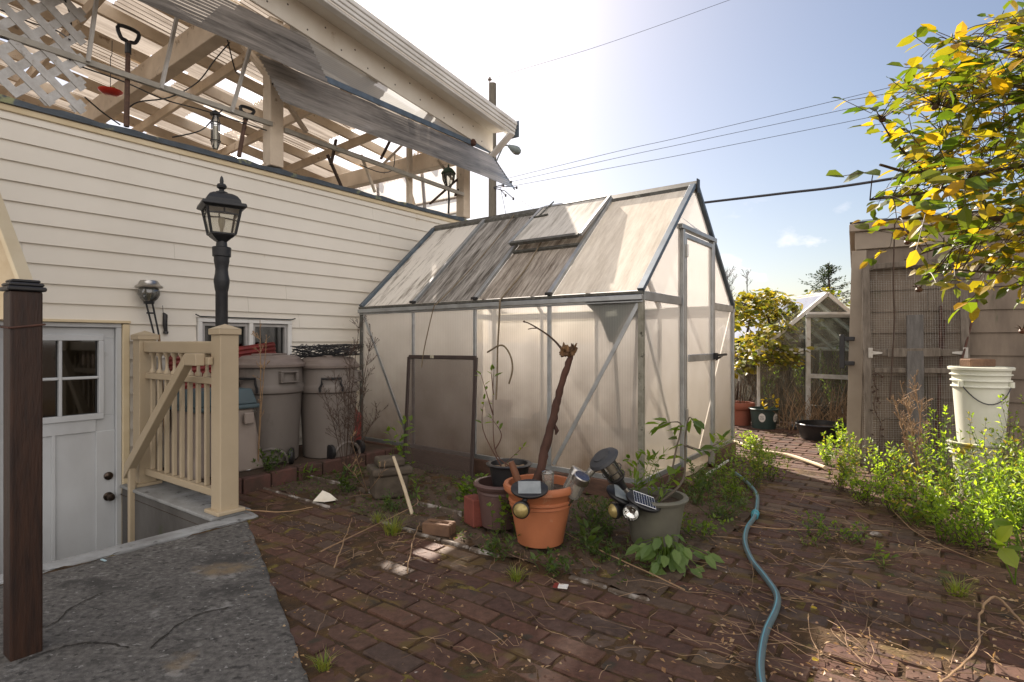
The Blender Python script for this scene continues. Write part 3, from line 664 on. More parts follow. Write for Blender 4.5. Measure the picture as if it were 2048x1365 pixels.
b = MB(); b.prism([(3.98,-.085,zfb(4.06)-.055),(4.10,-.085,zfb(4.06)-.055),(4.10,-.44,zfb(4.06)+.2),(3.98,-.44,zfb(4.06)+.2)], (0,0,.03)); b.build("gutter_bracket", whitep, house)
b = MB()
for i in range(30):
    t = -2 + i*.2 + rng.uniform(-.03,.03); zz = zfb(t) + (.07 if i % 2 else .19) + rng.uniform(-.02,.02)
    b.lathe([(0,.002),(.010,.002),(.010,0)], (t,-.081,zz), 6, ky)
b.build("nail_heads", M("nail", (.10,.08,.07), None, .6), house)
# flaps of corrugated sheet hung below the fascia
def flap(b, x0, x1, y0, z0_, y1, z1_, n=12):
    vs_, fs = [], []
    L_ = math.hypot(y1-y0, z1_-z0_); ny_, nz_ = -(z1_-z0_)/L_, (y1-y0)/L_
    m = int(n*4); cols = 24
    for c in range(cols+1):
        x = x0 + (x1-x0)*c/cols
        for j in range(m+1):
            f = j/m; a = .011*math.sin(2*math.pi*f*n); wob = .006*math.sin(x*2.3+f*2)*f + .004*math.sin(x*6.1)*f
            vs_.append((x, y0+(y1-y0)*f + ny_*a, z0_+(z1_-z0_)*f + nz_*a + wob))
    for c in range(cols):
        for j in range(m): q = c*(m+1)+j; fs.append((q, q+m+1, q+m+2, q+1))
    b.add(vs_, fs)
b = MB(); flap(b, .50, 4.05, -.05, 3.865, -.455, 3.32); fl = b.build("hanging_flap", flapt, house, smooth=True)
b = MB(); b.prism([(4.052,-.05,3.88),(4.052,-.46,3.31),(4.052,-.46,3.285),(4.052,-.05,3.855)], (.02,0,0)); b.build("end_strip", grime, fl)
b = MB(); b.prism([(.75,-.052,3.87),(4.02,-.052,3.87),(4.02,-.052,3.935),(.75,-.052,3.935)], (0,-.02,0)); b.build("channel", alug, fl, bevel=.003)
b = MB(); flap(b, -3.2, 1.0, -.09, 4.22, -.455, 3.66); fl2 = b.build("hanging_flap", flapt, house, smooth=True)
b = MB(); b.poly((.85,-.03,3.94),(4.0,-.03,3.94),(.85,-.03,zfb(.85)+.02)); b.build("clear_sheet", plast, house)
b = MB(); b.lathe([(.02,0),(.045,.02),(.05,.06),(.03,.09)], (3.62,-.07,3.86), 8); b.build("rust_patch", rust, fl)
# railing of the deck and the slats that stand on it
b = MB(); b.beam((-2.6,-.03,3.27), (.66,-.03,3.255), .035, .045); b.beam((.79,-.03,3.24), (3.47,-.03,3.165), .035, .045); b.build("deck_rail", M("deck_rail_paint", (.42,.40,.35), (.30,.28,.24), .6, 6, 6, spots=((.18,.14,.10), 7, .62)), house, bevel=.003)
slm = M("batten_paint", (.50,.49,.46), (.38,.36,.33), .6, 8, 6)
for (p0, p1) in (((176,124),(193,0)),((322,178),(357,20)),((463,225),(500,96))):
    b = MB(); q0, q1 = hw(*p0, .06), hw(*p1, .10); b.beam(q0, q1, .022, .04, (0,1,0)); b.build("batten", slm, house)
for (p0, p1) in (((690,390),(655,310)),((750,385),(722,310)),((905,360),(875,320)),((925,350),(860,408)),((810,285),(765,330)),((940,337),(910,392)),((672,280),(662,330)),((830,415),(808,338)),((780,282),(762,318))):
    b = MB(); q0, q1 = hw(*p0, -.1), hw(*p1, -.06); b.beam(q0, q1, .022, .03, (0,1,0)); b.build("loose_strut", cream if rng.random() < .5 else barkd, house)
# end screen of clear corrugated sheet with brown battens
b = MB(); vs_, fs = [], []
for j in range(81):
    yy = .15 + 4.6*j/80
    for zz in (2.80, 3.72): vs_.append((3.66 + .012*math.sin(zz*80) , yy, zz))
for j in range(80): fs.append((2*j, 2*j+2, 2*j+3, 2*j+1))
b.add(vs_, fs); esc = b.build("end_screen", plastw, house)
for zz in (3.0, 3.22):
    b = MB(); b.beam((3.69,.05,zz), (3.69,4.7,zz+.02), .03, .035); b.build("batten", wood_br, esc)
for yy in (.9, 1.9, 3.0):
    b = MB(); b.beam((3.70,yy,2.8), (3.70,yy+.1,3.72), .03, .035); b.build("batten", wood_br, esc)
# lattice panel at the open corner of the deck
b = MB(); lx0, lx1, lz0, lz1 = -2.6, -.865, 2.865, 4.6
def lat2():
    for sgn, yo in ((1, -.025), (-1, -.034)):
        c = -3.0
        while c < 4.5:
            pts = []
            for i in range(121):
                x = lx0 + (lx1-lx0)*i/120; z = 3.7 + sgn*(x + 1.7)*(.9 if sgn < 0 else 1.05) + c
                if lz0 <= z <= lz1: pts.append((x, z))
            if len(pts) > 1: b.beam((pts[0][0], yo, pts[0][1]), (pts[-1][0], yo, pts[-1][1]), .055, .008, (0,-1,0))
            c += .172
lat2()
latt = b.build("lattice_panel", M("flaking_lattice", (.55,.55,.54), (.40,.39,.37), .7, 14, 7, bump=.3, spots=((.22,.17,.12), 11, .66)), house)
# wires and hooks that loop below the roof
for (pts) in ([(0,20),(60,45),(110,60),(140,80)],[(130,0),(142,40),(138,90),(140,120)],[(460,85),(430,120),(395,165),(340,195),(275,205),(250,225)],[(455,80),(470,140),(480,150)],[(545,170),(540,130),(520,100)],
              [(165,135),(250,165),(330,200),(420,225),(560,270)],[(0,75),(120,110)],[(170,195),(205,225),(240,250)],[(345,275),(400,262),(425,240),(445,220)],[(610,200),(630,185),(660,225)],[(720,330),(760,345),(785,340),(790,310)]):
    b = MB(); b.tube(smoothpath([hw(p[0], p[1], .05 - .35*((i*7) % 3)/3) for i, p in enumerate(pts)], 5), .006, 5); b.build("cable", blackp, house)

# ---- things hung on or leant against the deck edge
def deck_thing(name, label, cat, px, py, d, group=None):
    q = hw(px, py, d); return thing(name, label, cat, hworld(q.x, d, 2.87), HA, group), q
def shovel(px, pyb, pyt, lean, label, grip):
    q0, q1 = hw(px, pyb, .02), hw(px+lean, pyt, -.02)
    t = thing("shovel", label, "shovel", hworld(q0.x, .0, 2.865), HA, "shovels leaning at the deck edge"); o = Vector((q0.x, 0, 2.865))
    a, c = Vector((0,0,0)), Vector((q1.x - q0.x, 0, q1.z - 2.865)); hl_ = c.length; dr = c.normalized()
    b = MB(); b.tube([a, c*.55, c*.86], [.021,.019,.017], 8); b.build("shaft", wood_br, t, smooth=True)
    wv = Vector((1,0,0)); k = grip
    b = MB(); b.tube(smoothpath([c*.82, c*.86 + wv*.01, c*.88 + wv*k*.62, c - dr*.01 + wv*k*.8, c - wv*k*.8 - dr*.01, c*.88 - wv*k*.62, c*.86 - wv*.01, c*.82], 4), .015, 6); b.build("grip", blackp, t, smooth=True)
    b = MB(); b.tube([c*.74, c*.84], .024, 8); b.build("socket", blackp, t, smooth=True)
shovel(255, 258, 58, 0, "tall dark shovel with a black handle beside the white lattice", .085)
shovel(480, 318, 216, 13, "short dark shovel leaning by the thick cream deck post", .075)
q = hw(221, 183, -.25); t = thing("bird_feeder", "red saucer feeder hanging on a wire under the deck roof", "feeder", hworld(q.x, -.25, q.z), HA)
b = MB(); b.lathe([(.0,-.03),(.05,-.026),(.085,-.004),(.088,.004),(.06,.012),(.03,.022),(.0,.024)], n=20); b.build("saucer", orange, t, smooth=True)
b = MB(); b.tube([(0,0,.02),(0,0,.28),(.01,0,.30),(.012,0,.42)], .003, 5); b.build("hanger", wirem, t)
b = MB()
for k in range(4): b.lathe([(0,.006),(.012,.004),(.014,0)], (.06*math.cos(k*1.57), .06*math.sin(k*1.57), .012), 8)
b.build("port", yellowp, t)
q = hw(431, 270, .03); t = thing("bird_feeder", "clear tube feeder with a wire cage at the deck edge", "feeder", hworld(q.x, .03, 2.87), HA)
b = MB(); b.lathe([(.022,0),(.022,.30),(.0,.30)], n=14); b.build("tube", glassl, t, smooth=True)
b = MB(); b.lathe([(.019,.0),(.019,.2)], n=12); b.build("seed", frost, t, smooth=True)
b = MB()
for k in range(4):
    a = k*math.pi/2+.5; x, y_ = .04*math.cos(a), .04*math.sin(a)
    b.tube([(x*.5,y_*.5,.0),(x,y_,.05),(x,y_,.24),(x*.5,y_*.5,.30)], .0045, 5)
for zz in (.07,.23): b.tube([(.042*math.cos(k*.63), .042*math.sin(k*.63), zz) for k in range(11)], .004, 4)
b.lathe([(.0,.35),(.03,.33),(.045,.31),(.045,.30),(0,.30)], n=14); b.build("cage", black, t)
q = hw(897, 430, .0); q1 = hw(900, 335, .0); t = thing("lantern", "small green lantern on a thin stem at the far deck post", "lantern", hworld(q.x, 0, 2.86), HA)
h_ = q1.z - 2.86
b = MB(); b.tube([(0,0,0),(.01,0,h_*.3),(.0,0,h_*.55)], .014, 6); b.build("stem", black, t)
b = MB(); b.lathe([(.03,h_*.55),(.075,h_*.72),(.085,h_*.86)], n=6); b.build("glass", glassl, t)
b = MB(); b.lathe([(.1,h_*.85),(.09,h_*.88),(.05,h_*.96),(.012,h_*.99),(.012,h_*1.04),(0,h_*1.06)], n=12); b.build("cap", M("verdigris", (.06,.12,.07), (.04,.08,.05), .6), t, smooth=True)
b = MB()
for k in range(6): a = k*math.pi/3; b.tube([(.032*math.cos(a),.032*math.sin(a),h_*.55),(.078*math.cos(a),.078*math.sin(a),h_*.72),(.088*math.cos(a),.088*math.sin(a),h_*.86)], .005, 4)
b.build("frame", black, t)

# ================================================================== RAILING, POSTS, LAMP
rail = thing("stair_railing", "cream vinyl railing with two square posts above the stairwell", "railing", hworld(-.5, .78), HA)
def post(y, z0, z1, s):
    b = MB(); b.box(-s, s, y-s, y+s, z0, z1); p = b.build("post", tan, rail, bevel=.006, seg=2)
    b = MB(); b.box(-s-.012, s+.012, y-s-.012, y+s+.012, z1-.002, z1+.035); e = s+.012
    b.add([(-e,y-e,z1+.036),(e,y-e,z1+.036),(e,y+e,z1+.036),(-e,y+e,z1+.036),(0,y,z1+.07)], [(0,1,4),(1,2,4),(2,3,4),(3,0,4)]); b.build("post_cap", tan, p, bevel=.003)
    b = MB(); b.box(-s-.03, s+.03, y-s-.03, y+s+.03, z0-.001, z0+.022); b.build("base_plate", tan, p, bevel=.004)
post(-.62, .0305, 1.20, .062); post(.62, .0305, 1.17, .062)
b = MB(); b.box(-.035,.035,-.553,.556,1.07,1.155); b.build("top_rail", tan, rail, bevel=.008, seg=2)
b = MB(); b.box(-.025,.025,-.553,.556,.865,.91); b.build("middle_rail", tan, rail, bevel=.005)
b = MB(); b.box(-.03,.03,-.553,.556,.115,.165); b.build("bottom_rail", tan, rail, bevel=.006)
for k in range(9):
    y = -.50 + k*.122
    b = MB(); b.box(-.014,.014,y-.014,y+.014,.166,.864); b.build("baluster", tan, rail, bevel=.003)
    b = MB(); rr = .052; yc = y + .03
    prof = [(y-.0+.028*math.cos(th)*(-1 if 1 else 1), 0) for th in (0,)]
    vs_, fs = [], []
    for sgn in (-1, 1):   # turned spindle between the top rails
        pass
    b.lathe([(.024,.912),(.024,.93),(.012,.945),(.010,.99),(.012,1.035),(.024,1.052),(.024,1.069)], (0,y,0), 10); b.build("spindle", tan, rail, smooth=True)
hr = [(-.13,-.60,1.04),(-.13,-.40,1.035),(-.13,.62,.12)]
b = MB(); b.box(-.16,-.10,-.56,-.40,.995,1.075); b.prism([(-.16,-.4005,.995),(-.16,-.4005,1.075),(-.16,.58,.215),(-.16,.60,.10)], (.06,0,0)); b.box(-.099,-.066,-.60,-.55,1.0,1.05)
b.build("handrail", tan, rail, bevel=.006, seg=2)
b = MB(); b.box(-.15,-.11,.50,.54,-.8,.2); b.build("handrail_post", tan, rail, bevel=.004)

t = thing("gate_post", "dark stained square wooden post with a black cap in the foreground", "post", hworld(-1.79, 2.46, 0), HA)
b = MB(); b.box(-.047,.047,-.047,.047,0.0,1.335); b.build("shaft", wood_dk, t, bevel=.006, seg=2)
b = MB(); b.box(-.057,.057,-.057,.057,1.336,1.352); b.box(-.051,.051,-.051,.051,1.353,1.366); b.box(-.042,.042,-.042,.042,1.367,1.378); b.build("cap", blackp, t, bevel=.004)
b = MB(); b.tube([(-.051,-.051,1.20),(.051,-.051,1.215),(.051,.051,1.21),(-.051,.051,1.205),(-.051,-.051,1.2)], .004, 5); b.build("wire_tie", rust, t)
A = at(-60, 285, 2.9); B_ = at(49, 566, 2.9); C_ = at(40, 640, 2.9)
t = thing("sloping_handrail", "cream painted sloping board behind the dark wooden post", "handrail", (A.x, A.y, 0))
b = MB(); b.prism([at(-140,60,2.9), at(49,566,2.9), at(60,640,2.9), at(-300,640,2.9), at(-300,60,2.9)], (-.02,.05,0)); b.build("board", M("lit_cream", (.66,.55,.38), (.5,.38,.22), .6, 6, 6), t, world=True, bevel=.004)
b = MB(); b.beam(at(-142,52,2.91), at(50,563,2.91), .09, .02, (0,0,1)); b.build("cap_board", trimy, t, world=True, bevel=.003)
b = MB(); b.box(-.62,-.55,-.02,.04,0.0,1.15); b.build("leg", wood_dk, t)

lamp = thing("lamp_post", "black lamp post with a square glass lantern behind the railing", "lamp post", (-2.19, 4.3, .1))
b = MB(); b.lathe([(.07,0),(.07,.1),(.045,.14),(.043,1.43),(.046,1.44),(.050,1.46),(.055,1.50),(.055,1.52),(.047,1.56),(.044,1.60),(.050,1.64),(.054,1.66),(.054,1.69),(.064,1.695),(.066,1.76),(.062,1.765),(.04,1.77),(.036,1.81)], n=20); b.build("shaft", black, lamp, smooth=True)
r45 = R(36)
def sq(h, z):
    h *= .88; return [Vector((h*math.sqrt(2)*math.cos(r45+math.pi/4+k*math.pi/2), h*math.sqrt(2)*math.sin(r45+math.pi/4+k*math.pi/2), z)) for k in range(4)]
def frust(b, levels, capb=True, capt=True):
    pts = []; fs = []
    for (h, z) in levels: pts += sq(h, z)
    for i in range(len(levels)-1):
        for k in range(4): fs.append((i*4+k, i*4+(k+1) % 4, (i+1)*4+(k+1) % 4, (i+1)*4+k))
    if capb: fs.append((3,2,1,0))
    if capt: n = len(levels)*4; fs.append((n-4,n-3,n-2,n-1))
    b.add(pts, fs)
b = MB(); frust(b, [(.03,1.80),(.05,1.815),(.085,1.845),(.092,1.86)]); b.build("lantern_base", black, lamp)
b = MB(); frust(b, [(.090,1.862),(.128,2.05)], False, False); b.build("glass", glassl, lamp)
b = MB(); lo_, hi_ = sq(.092,1.86), sq(.130,2.05)
for k in range(4):
    b.beam(lo_[k], hi_[k], .014, .014); k2 = (k+1) % 4
    b.beam(lo_[k], lo_[k2], .012, .012); b.beam(hi_[k], hi_[k2], .012, .014)
    m0, m1 = lo_[k].lerp(hi_[k], .74), lo_[k2].lerp(hi_[k2], .74); mid = m0.lerp(m1,.5)+Vector((0,0,.012))
    b.beam(m0, mid, .008, .009); b.beam(mid, m1, .008, .009); b.beam(mid, hi_[k].lerp(hi_[k2],.5), .008, .009)
b.build("lantern_frame", black, lamp)
b = MB(); frust(b, [(.140,2.046),(.172,2.06),(.165,2.085),(.150,2.087)]); frust(b, [(.135,2.088),(.128,2.115),(.105,2.145),(.075,2.162),(.045,2.17)]); b.build("lantern_roof", black, lamp, bevel=.003)
b = MB(); b.lathe([(.042,2.171),(.042,2.18),(.02,2.188),(.016,2.20),(.033,2.212),(.036,2.225),(.028,2.24),(.012,2.247),(.014,2.262),(.01,2.29),(.0,2.305)], n=14); b.build("finial", black, lamp, smooth=True)
b = MB(); b.lathe([(.012,1.86),(.012,1.9),(.02,1.93),(.026,1.96),(.02,1.985),(0,1.995)], n=12); b.build("bulb", frost, lamp, smooth=True)

q0, q1, q2 = hw(312, 668, .12), hw(298, 603, .12), hw(295, 575, .12)
t = thing("solar_globe_light", "silver topped globe light on a two legged stake by the door", "garden light", hworld(q0.x, .12, .2), HA)
o = Vector((q0.x, -.12, .2)); g0 = q1 - o
b = MB()
b.tube([(0.02,0,0), q0 - o + Vector((.02,0,0)), g0 + Vector((.022,0,0))], .007, 6); b.tube([(-.03,0,0), q0 - o + Vector((-.015,0,0)), g0 + Vector((-.025,0,0))], .007, 6)
b.lathe([(.028,0),(.028,.012)], g0 - Vector((-.01,0,.1)), 10); b.build("stake", black, t, smooth=True)
b = MB(); b.lathe([(.035,-.005),(.062,.02),(.078,.055),(.074,.09),(.06,.115)], g0, 18); b.build("globe", smoke, t, smooth=True)
b = MB(); b.lathe([(.098,.108),(.10,.118),(.075,.135),(.07,.15),(.06,.165),(.0,.17)], g0, 20, cap=False); b.lathe([(0,.108),(.098,.108)], g0, 20); b.build("cap", chrome, t, smooth=True)
b = MB(); b.lathe([(.036,-.02),(.04,0),(.03,.004)], g0, 14); b.build("collar", black, t, smooth=True)
b = MB(); b.lathe([(.008,.01),(.016,.03),(.018,.06),(0,.075)], g0, 8); b.build("bulb", amber, t, smooth=True)
q = hw(331, 668, .03); q1 = hw(329, 626, .03)
t = thing("hanging_tool", "dark curved tool handle hung on the siding beside the globe light", "tool", hworld(q.x, .03, q.z), HA)
b = MB(); hh = q1.z - q.z; b.tube([(0,0,0),(.004,0,.02)], .02, 8); b.tube([(.003,0,.02),(-.004,0,hh*.45),(-.002,0,hh*.9),(-.018,0,hh)], [.014,.019,.019,.006], 8); b.build("handle", blackp, t, smooth=True)
b = MB(); b.tube([(-.018,0,hh),(-.018,.01,hh+.06)], .002, 4); b.build("cord", wirem, t)
for (x, y_, lab) in ((.16, 0, 0),): pass

# ================================================================== BINS
def can(x, y, zb, h, r, rz, label, body, lidm):
    t = thing("wheeled_bin", label, "rubbish bin", (x, y, zb), rz, "round wheeled rubbish bins")
    rb = r*.82
    b = MB(); n = 40
    prof = [(rb*.9,0),(rb,.02),(r*.86,h*.30),(r*.93,h*.64),(r*1.0,h*.655),(r*1.02,h*.70),(r*.985,h*.72),(r*.96,h*.735),(r*.95,h*.88),(r*.97,h*.885)]
    b.lathe(prof, n=n)
    b.lathe([(0,.0),(rb*.9,0)], n=n); bo = b.build("body", body, t, smooth=True)
    b = MB(); b.lathe([(r*.97,h*.884),(r*1.04,h*.886),(r*1.045,h*.915),(r*.98,h*.925),(r*.93,h*.935),(r*.90,h*.965),(r*.78,h*.988),(r*.5,h*.996),(0,h)], n=n)
    b.obox((-r*.3,-r*.62,h*.975),(r*.6,0,0),(0,r*1.2,0),(0,0,h*.035)); l = b.build("lid", lidm, t, smooth=True, bevel=.004)
    b = MB()
    for ang in (R(-35), R(145)):
        b = MB(); m = Matrix.Rotation(ang, 3, 'Z')
        for (a0,a1,c0,c1) in ((-.085,.085,.035,.05),(-.085,-.06,-.035,.035),(.06,.085,-.035,.035),(-.085,.085,-.05,-.035)):
            o = m @ Vector((r*.90, a0, h*.80+c0)); b.obox(o, m @ Vector((r*.16,0,0)), m @ Vector((0,a1-a0,0)), Vector((0,0,c1-c0)))
        b.build("side_grip", body, t, bevel=.004)
    b = MB(); m = Matrix.Rotation(R(-105), 3, 'Z')
    b.tube([m @ Vector(p) for p in ((r*1.0,-.095,h*.665),(r*1.02,-.10,h*.70),(r*1.0,-.08,h*.74),(r*1.03,-.085,h*.79),(r*1.03,.085,h*.79),(r*1.0,.08,h*.74),(r*1.02,.10,h*.70),(r*1.0,.095,h*.665))], .011, 6); b.build("bail_handle", blackp, t, smooth=True)
    for s in (-1, 1):
        b = MB(); m = Matrix.Rotation(R(-75 + (0 if s < 0 else 0)), 3, 'Z'); rot = m @ Matrix.Rotation(R(90), 3, 'X')
        c = m @ Vector((rb*.88, s*.16+.04, .07)); b.lathe([(0,-.02),(.055,-.02),(.068,-.014),(.068,.014),(.055,.02),(0,.02)], c, 18, rot); b.build("wheel", blackp, t, smooth=True)
    b = MB(); m = Matrix.Rotation(R(-75), 3, 'Z'); pts = []
    for k in range(9): a = math.pi*k/8; pts.append(m @ Vector((rb*1.01, .14*math.cos(a)+.04, .02+.12*math.sin(a))))
    b.tube(pts, .014, 6); b.build("wheel_arch", body, t, smooth=True)
    return t
ca = can(-2.127, 5.01, .11, .93, .285, R(0), "taupe round bin with a torn white sticker on its front", taupe, M("dark_taupe_lid", (.19,.15,.13), (.15,.12,.105), .5, 5, 5))
b = MB(); rs = random.Random(3); pts = []
for k in range(22):
    a = 2*math.pi*k/22; rr = 1 + rs.uniform(-.22, .18); pts.append((max(-1.1,min(1.1,1.35*math.cos(a)))*.062*rr, max(-1,min(1,1.35*math.sin(a)))*.05*rr))
m = Matrix.Rotation(R(-105), 3, 'Z'); 
pp = [m @ Vector((.2575 + z*.018, x, .50 + z)) for (x, z) in pts]; b.poly(*[Vector(p) for p in pp]); b.build("torn_sticker", M("torn_sticker", (.52,.51,.47), (.24,.19,.16), .7, 26, 7, lo=.42, hi=.58), ca)
cb = can(-1.70, 5.28, .10, .92, .272, R(38), "pale taupe round bin with a coil of black wire on its lid", M("faded_taupe", (.175,.15,.132), (.14,.12,.105), .5, 4, 8, (1,1,.5), spots=((.23,.225,.22), 4, .62)), M("dark_taupe_lid_b", (.17,.135,.115), (.13,.105,.09), .5, 5, 5))
t = thing("wire_mesh_roll", "tangled black wire mesh lying on the bin lid", "wire mesh", (-1.71, 5.26, 1.02))
b = MB(); rs = random.Random(11)
for k in range(46):
    a = rs.uniform(0, 6.28); pts = []
    for j in range(7):
        f = j/6-.5; pts.append(Vector((f*.62*rs.uniform(.8,1.05) + rs.uniform(-.02,.02), .14*math.sin(a+j*.9) , .05 + .055*math.sin(a*3+j*.55)*.9 + .02*f + rs.uniform(-.006,.006))))
    b.tube(pts, .0032, 4)
for k in range(22):
    f = rs.uniform(-.3,.3); b.tube([(f,-.14,.04),(f+.04,0,.11),(f+.02,.14,.05),(f,0,.005)], .0025, 4)
b.build("wire", blackp, t)
t = thing("square_bin", "grey square bin with a teal top behind the cream balusters", "rubbish bin", (-2.42, 4.62, .11), HA)
b = MB(); b.add([(-.27,-.25,0),(.30,-.25,0),(.27,.25,0),(-.27,.25,0),(-.21,-.20,.50),(.23,-.20,.50),(.21,.2,.50),(-.21,.2,.50)], [(0,3,2,1),(4,5,6,7),(0,1,5,4),(1,2,6,5),(2,3,7,6),(3,0,4,7)]); b.build("body", taupe2, t, bevel=.02, seg=3)
b = MB(); b.box(-.25,.27,-.235,.235,.501,.535); b.add([(-.235,-.22,.536),(.255,-.22,.536),(.255,.22,.536),(-.235,.22,.536),(-.20,-.19,.66),(.22,-.19,.66),(.22,.19,.66),(-.2,.19,.66)], [(0,3,2,1),(4,5,6,7),(0,1,5,4),(1,2,6,5),(2,3,7,6),(3,0,4,7)]); b.build("top", teal, t, bevel=.012, seg=2)
b = MB(); b.box(-.06,.06,-.262,-.235,.38,.47); b.box(.12,.2,-.262,-.235,.38,.47); b.build("grip", taupe2, t, bevel=.006)
q0, q1 = hw(335, 712, .28), hw(549, 684, .12)
t = thing("corrugated_panel", "red corrugated plastic panel leaning behind the bins", "panel", hworld(q0.x, .2, .1), HA)
b = MB(); o = Vector((q0.x, -.2, .1)); n = 56; vs_, fs = [], []
e0, e1 = q0 - o, q1 - o; dn = Vector((.02, -.04, -.42))
for j in range(n+1):
    f = j/n; a = .007*math.sin(f*2*math.pi*11)
    for e in (e0, e0.lerp(e1,.33), e0.lerp(e1,.66), e1): p = e + dn*f; vs_.append((p.x, p.y + a, p.z))
for j in range(n):
    for c in range(3): k = j*4+c; fs.append((k, k+1, k+5, k+4))
b.add(vs_, fs); ob = b.build("sheet", redp, t, smooth=True); sm = ob.modifiers.new("thick", 'SOLIDIFY'); sm.thickness = .004
t = thing("red_container", "red plastic container between the pale bin and the greenhouse", "container", (-1.60, 5.66, 0.1), R(30))
b = MB(); b.box(-.09,.09,-.08,.08,0,.36); b.build("body", redp, t, bevel=.03, seg=3)
b = MB(); b.lathe([(.04,.361),(.04,.41),(0,.412)], n=12); b.build("cap", blackp, t)
b = MB(); b.tube([(-.08,0,.355),(-.07,0,.43),(.03,0,.43),(.05,0,.36)], .014, 6); b.build("handle", redp, t, smooth=True)
for (px, py0, py1, lab) in ((322,700,960,"thin pale garden cane leaning in the railing corner, nearest the wall"),(338,760,985,"thin dark garden cane leaning behind the cream balusters")):
    t = thing("garden_cane", lab, "cane", at(px+14, py1, 4.55)); b = MB(); b.tube([at(px+14, py1, 4.55), at(px-4, py0-30, 4.62)], .010, 6); b.build("shaft", barkd if "dark" in lab else strawt, t, world=True)

# ================================================================== GREENHOUSE
gh = thing("greenhouse", "aluminium greenhouse with cloudy polycarbonate panels and an open roof vent", "greenhouse", GN, GA)
HALF = GW/2; SL = (GR-GE)/HALF; T4 = [0, GL*.25, GL*.5, GL*.75, GL]
def rz_(s): return GE + SL*(s if s <= HALF else GW - s)
b = MB()
b.box(-.03, .04, -.03, GL+.03, .0, .13); b.box(GW-.04, GW+.03, -.03, GL+.03, .0, .13); b.box(.041, GW-.041, GL-.03, GL+.03, 0, .13); b.box(.041, .78, -.03, .03, 0, .13); b.box(1.53, GW-.041, -.03, .03, 0, .13)
b.build("base_board", wood_br, gh, bevel=.005)
b = MB(); b.box(.05,GW-.05,.04,GL-.04,-.02,.035); b.build("floor", M("pale_bounce_floor", (.58,.50,.38), (.44,.36,.26), .9, 30, 7, bump=.5, bscale=70), gh)  # pale floor added to bounce light up into the wall panels
b = MB(); b.box(-.008,.022,0,GL,.131,.165); b.box(GW-.022,GW+.008,0,GL,.131,.165); b.box(.023,GW-.023,GL-.022,GL+.008,.131,.165); b.box(.023,.76,-.008,.022,.131,.165); b.box(1.55,GW-.023,-.008,.022,.131,.165)
b.build("sill", alu, gh)
for (x, y, mt) in ((0,0,grime),(0,GL,grime),(GW,0,alu),(GW,GL,alu)):
    b = MB(); b.box(x-.014,x+.022,y-.02,y+.02,.166,GE-.03) if x == 0 else b.box(x-.022,x+.014,y-.02,y+.02,.166,GE-.03); b.build("corner_post", mt if (x,y)!=(0,0) else M("mouldy_post", (.30,.29,.24), (.16,.15,.11), .6, 12, 6, metal=.3, spots=((.05,.045,.03), 15, .58)), gh, bevel=.003)
for y in T4[1:4]:
    for x in (0, GW):
        b = MB(); b.box(x-.012,x+.012,y-.016,y+.016,.166,GE-.035); b.build("mullion", alu, gh, bevel=.003)
for y in (GL,):
    for x in (.73, 1.46):
        b = MB(); b.box(x-.016,x+.016,y-.012,y+.012,.166,rz_(x)-.02); b.build("mullion", alu, gh)
for x in (0, GW):
    s = -1 if x == 0 else 1
    b = MB()
    for (d0, d1, zz0, zz1) in ((.0,.040,-.034,.004),(.0,.022,-.052,-.036)):
        xa, xb = sorted((x + s*d0, x + s*d1)); b.box(xa, xb, -.02, GL+.02, GE+zz0, GE+zz1)
    b.build("eave_gutter", alu, gh, bevel=.004)
    b = MB(); xa, xb = sorted((x, x + s*.03)); b.box(xa, xb, -.02, GL+.02, GE+.006, GE+.03); b.build("eave_gap_strip", grime, gh, bevel=.004)  # dark strip stands in for the black gap along the roof's lower edge
b = MB(); b.prism([(HALF-.055,0,GR-.05+.012),(HALF,0,GR+.018),(HALF+.055,0,GR-.05+.012),(HALF+.055,0,GR-.03+.03),(HALF,0,GR+.05),(HALF-.055,0,GR-.03+.03)], (0,1,0))
b.v = [(x, -.025 + y*(GL+.05), z) for x, y, z in b.v]; b.build("ridge", grime, gh)
b = MB(); b.box(HALF-.03,HALF+.03,-.035,-.026,GR-.06,GR+.06); b.build("ridge_cap", blackp, gh)
for i, y in enumerate(T4):
    for side in (0, 1):
        e = (0 if side == 0 else GW, y, GE+.025); rdg = (HALF + (-.03 if side == 0 else .03), y, GR-.005)
        nrm = Vector((-SL if side == 0 else SL, 0, 1)).normalized()
        b = MB(); b.beam(Vector(e)+nrm*.014, Vector(rdg)+nrm*.014, .038 if i not in (0,4) else .05, .034, nrm); b.build("roof_rail", alug if i in (0,4) else alu, gh, bevel=.003)
        if 0 < i < 4 and side == 0:
            b = MB(); b.box(-.035,.01,y-.025,y+.025,GE+.036,GE+.06); b.build("rail_foot", blackp, gh, bevel=.004)
for i in range(4):
    y0, y1 = T4[i]+.018, T4[i+1]-.018
    for x in (.002, GW-.002):
        b = MB(); b.poly((x,y0,.166),(x,y1,.166),(x,y1,GE-.03),(x,y0,GE-.03)); b.build("wall_panel", polyw, gh)
    b = MB(); b.poly((.02,y0,rz_(.02)+.02),(.02,y1,rz_(.02)+.02),(HALF-.04,y1,rz_(HALF-.04)+.02),(HALF-.04,y0,rz_(HALF-.04)+.02)); b.build("roof_panel", (roof_a, roof_b, roof_c, roof_d)[i], gh)
    b = MB(); b.poly((GW-.02,y0,rz_(.02)+.02),(GW-.02,y1,rz_(.02)+.02),(HALF+.04,y1,rz_(HALF-.04)+.02),(HALF+.04,y0,rz_(HALF-.04)+.02)); b.build("roof_panel", polyr, gh)
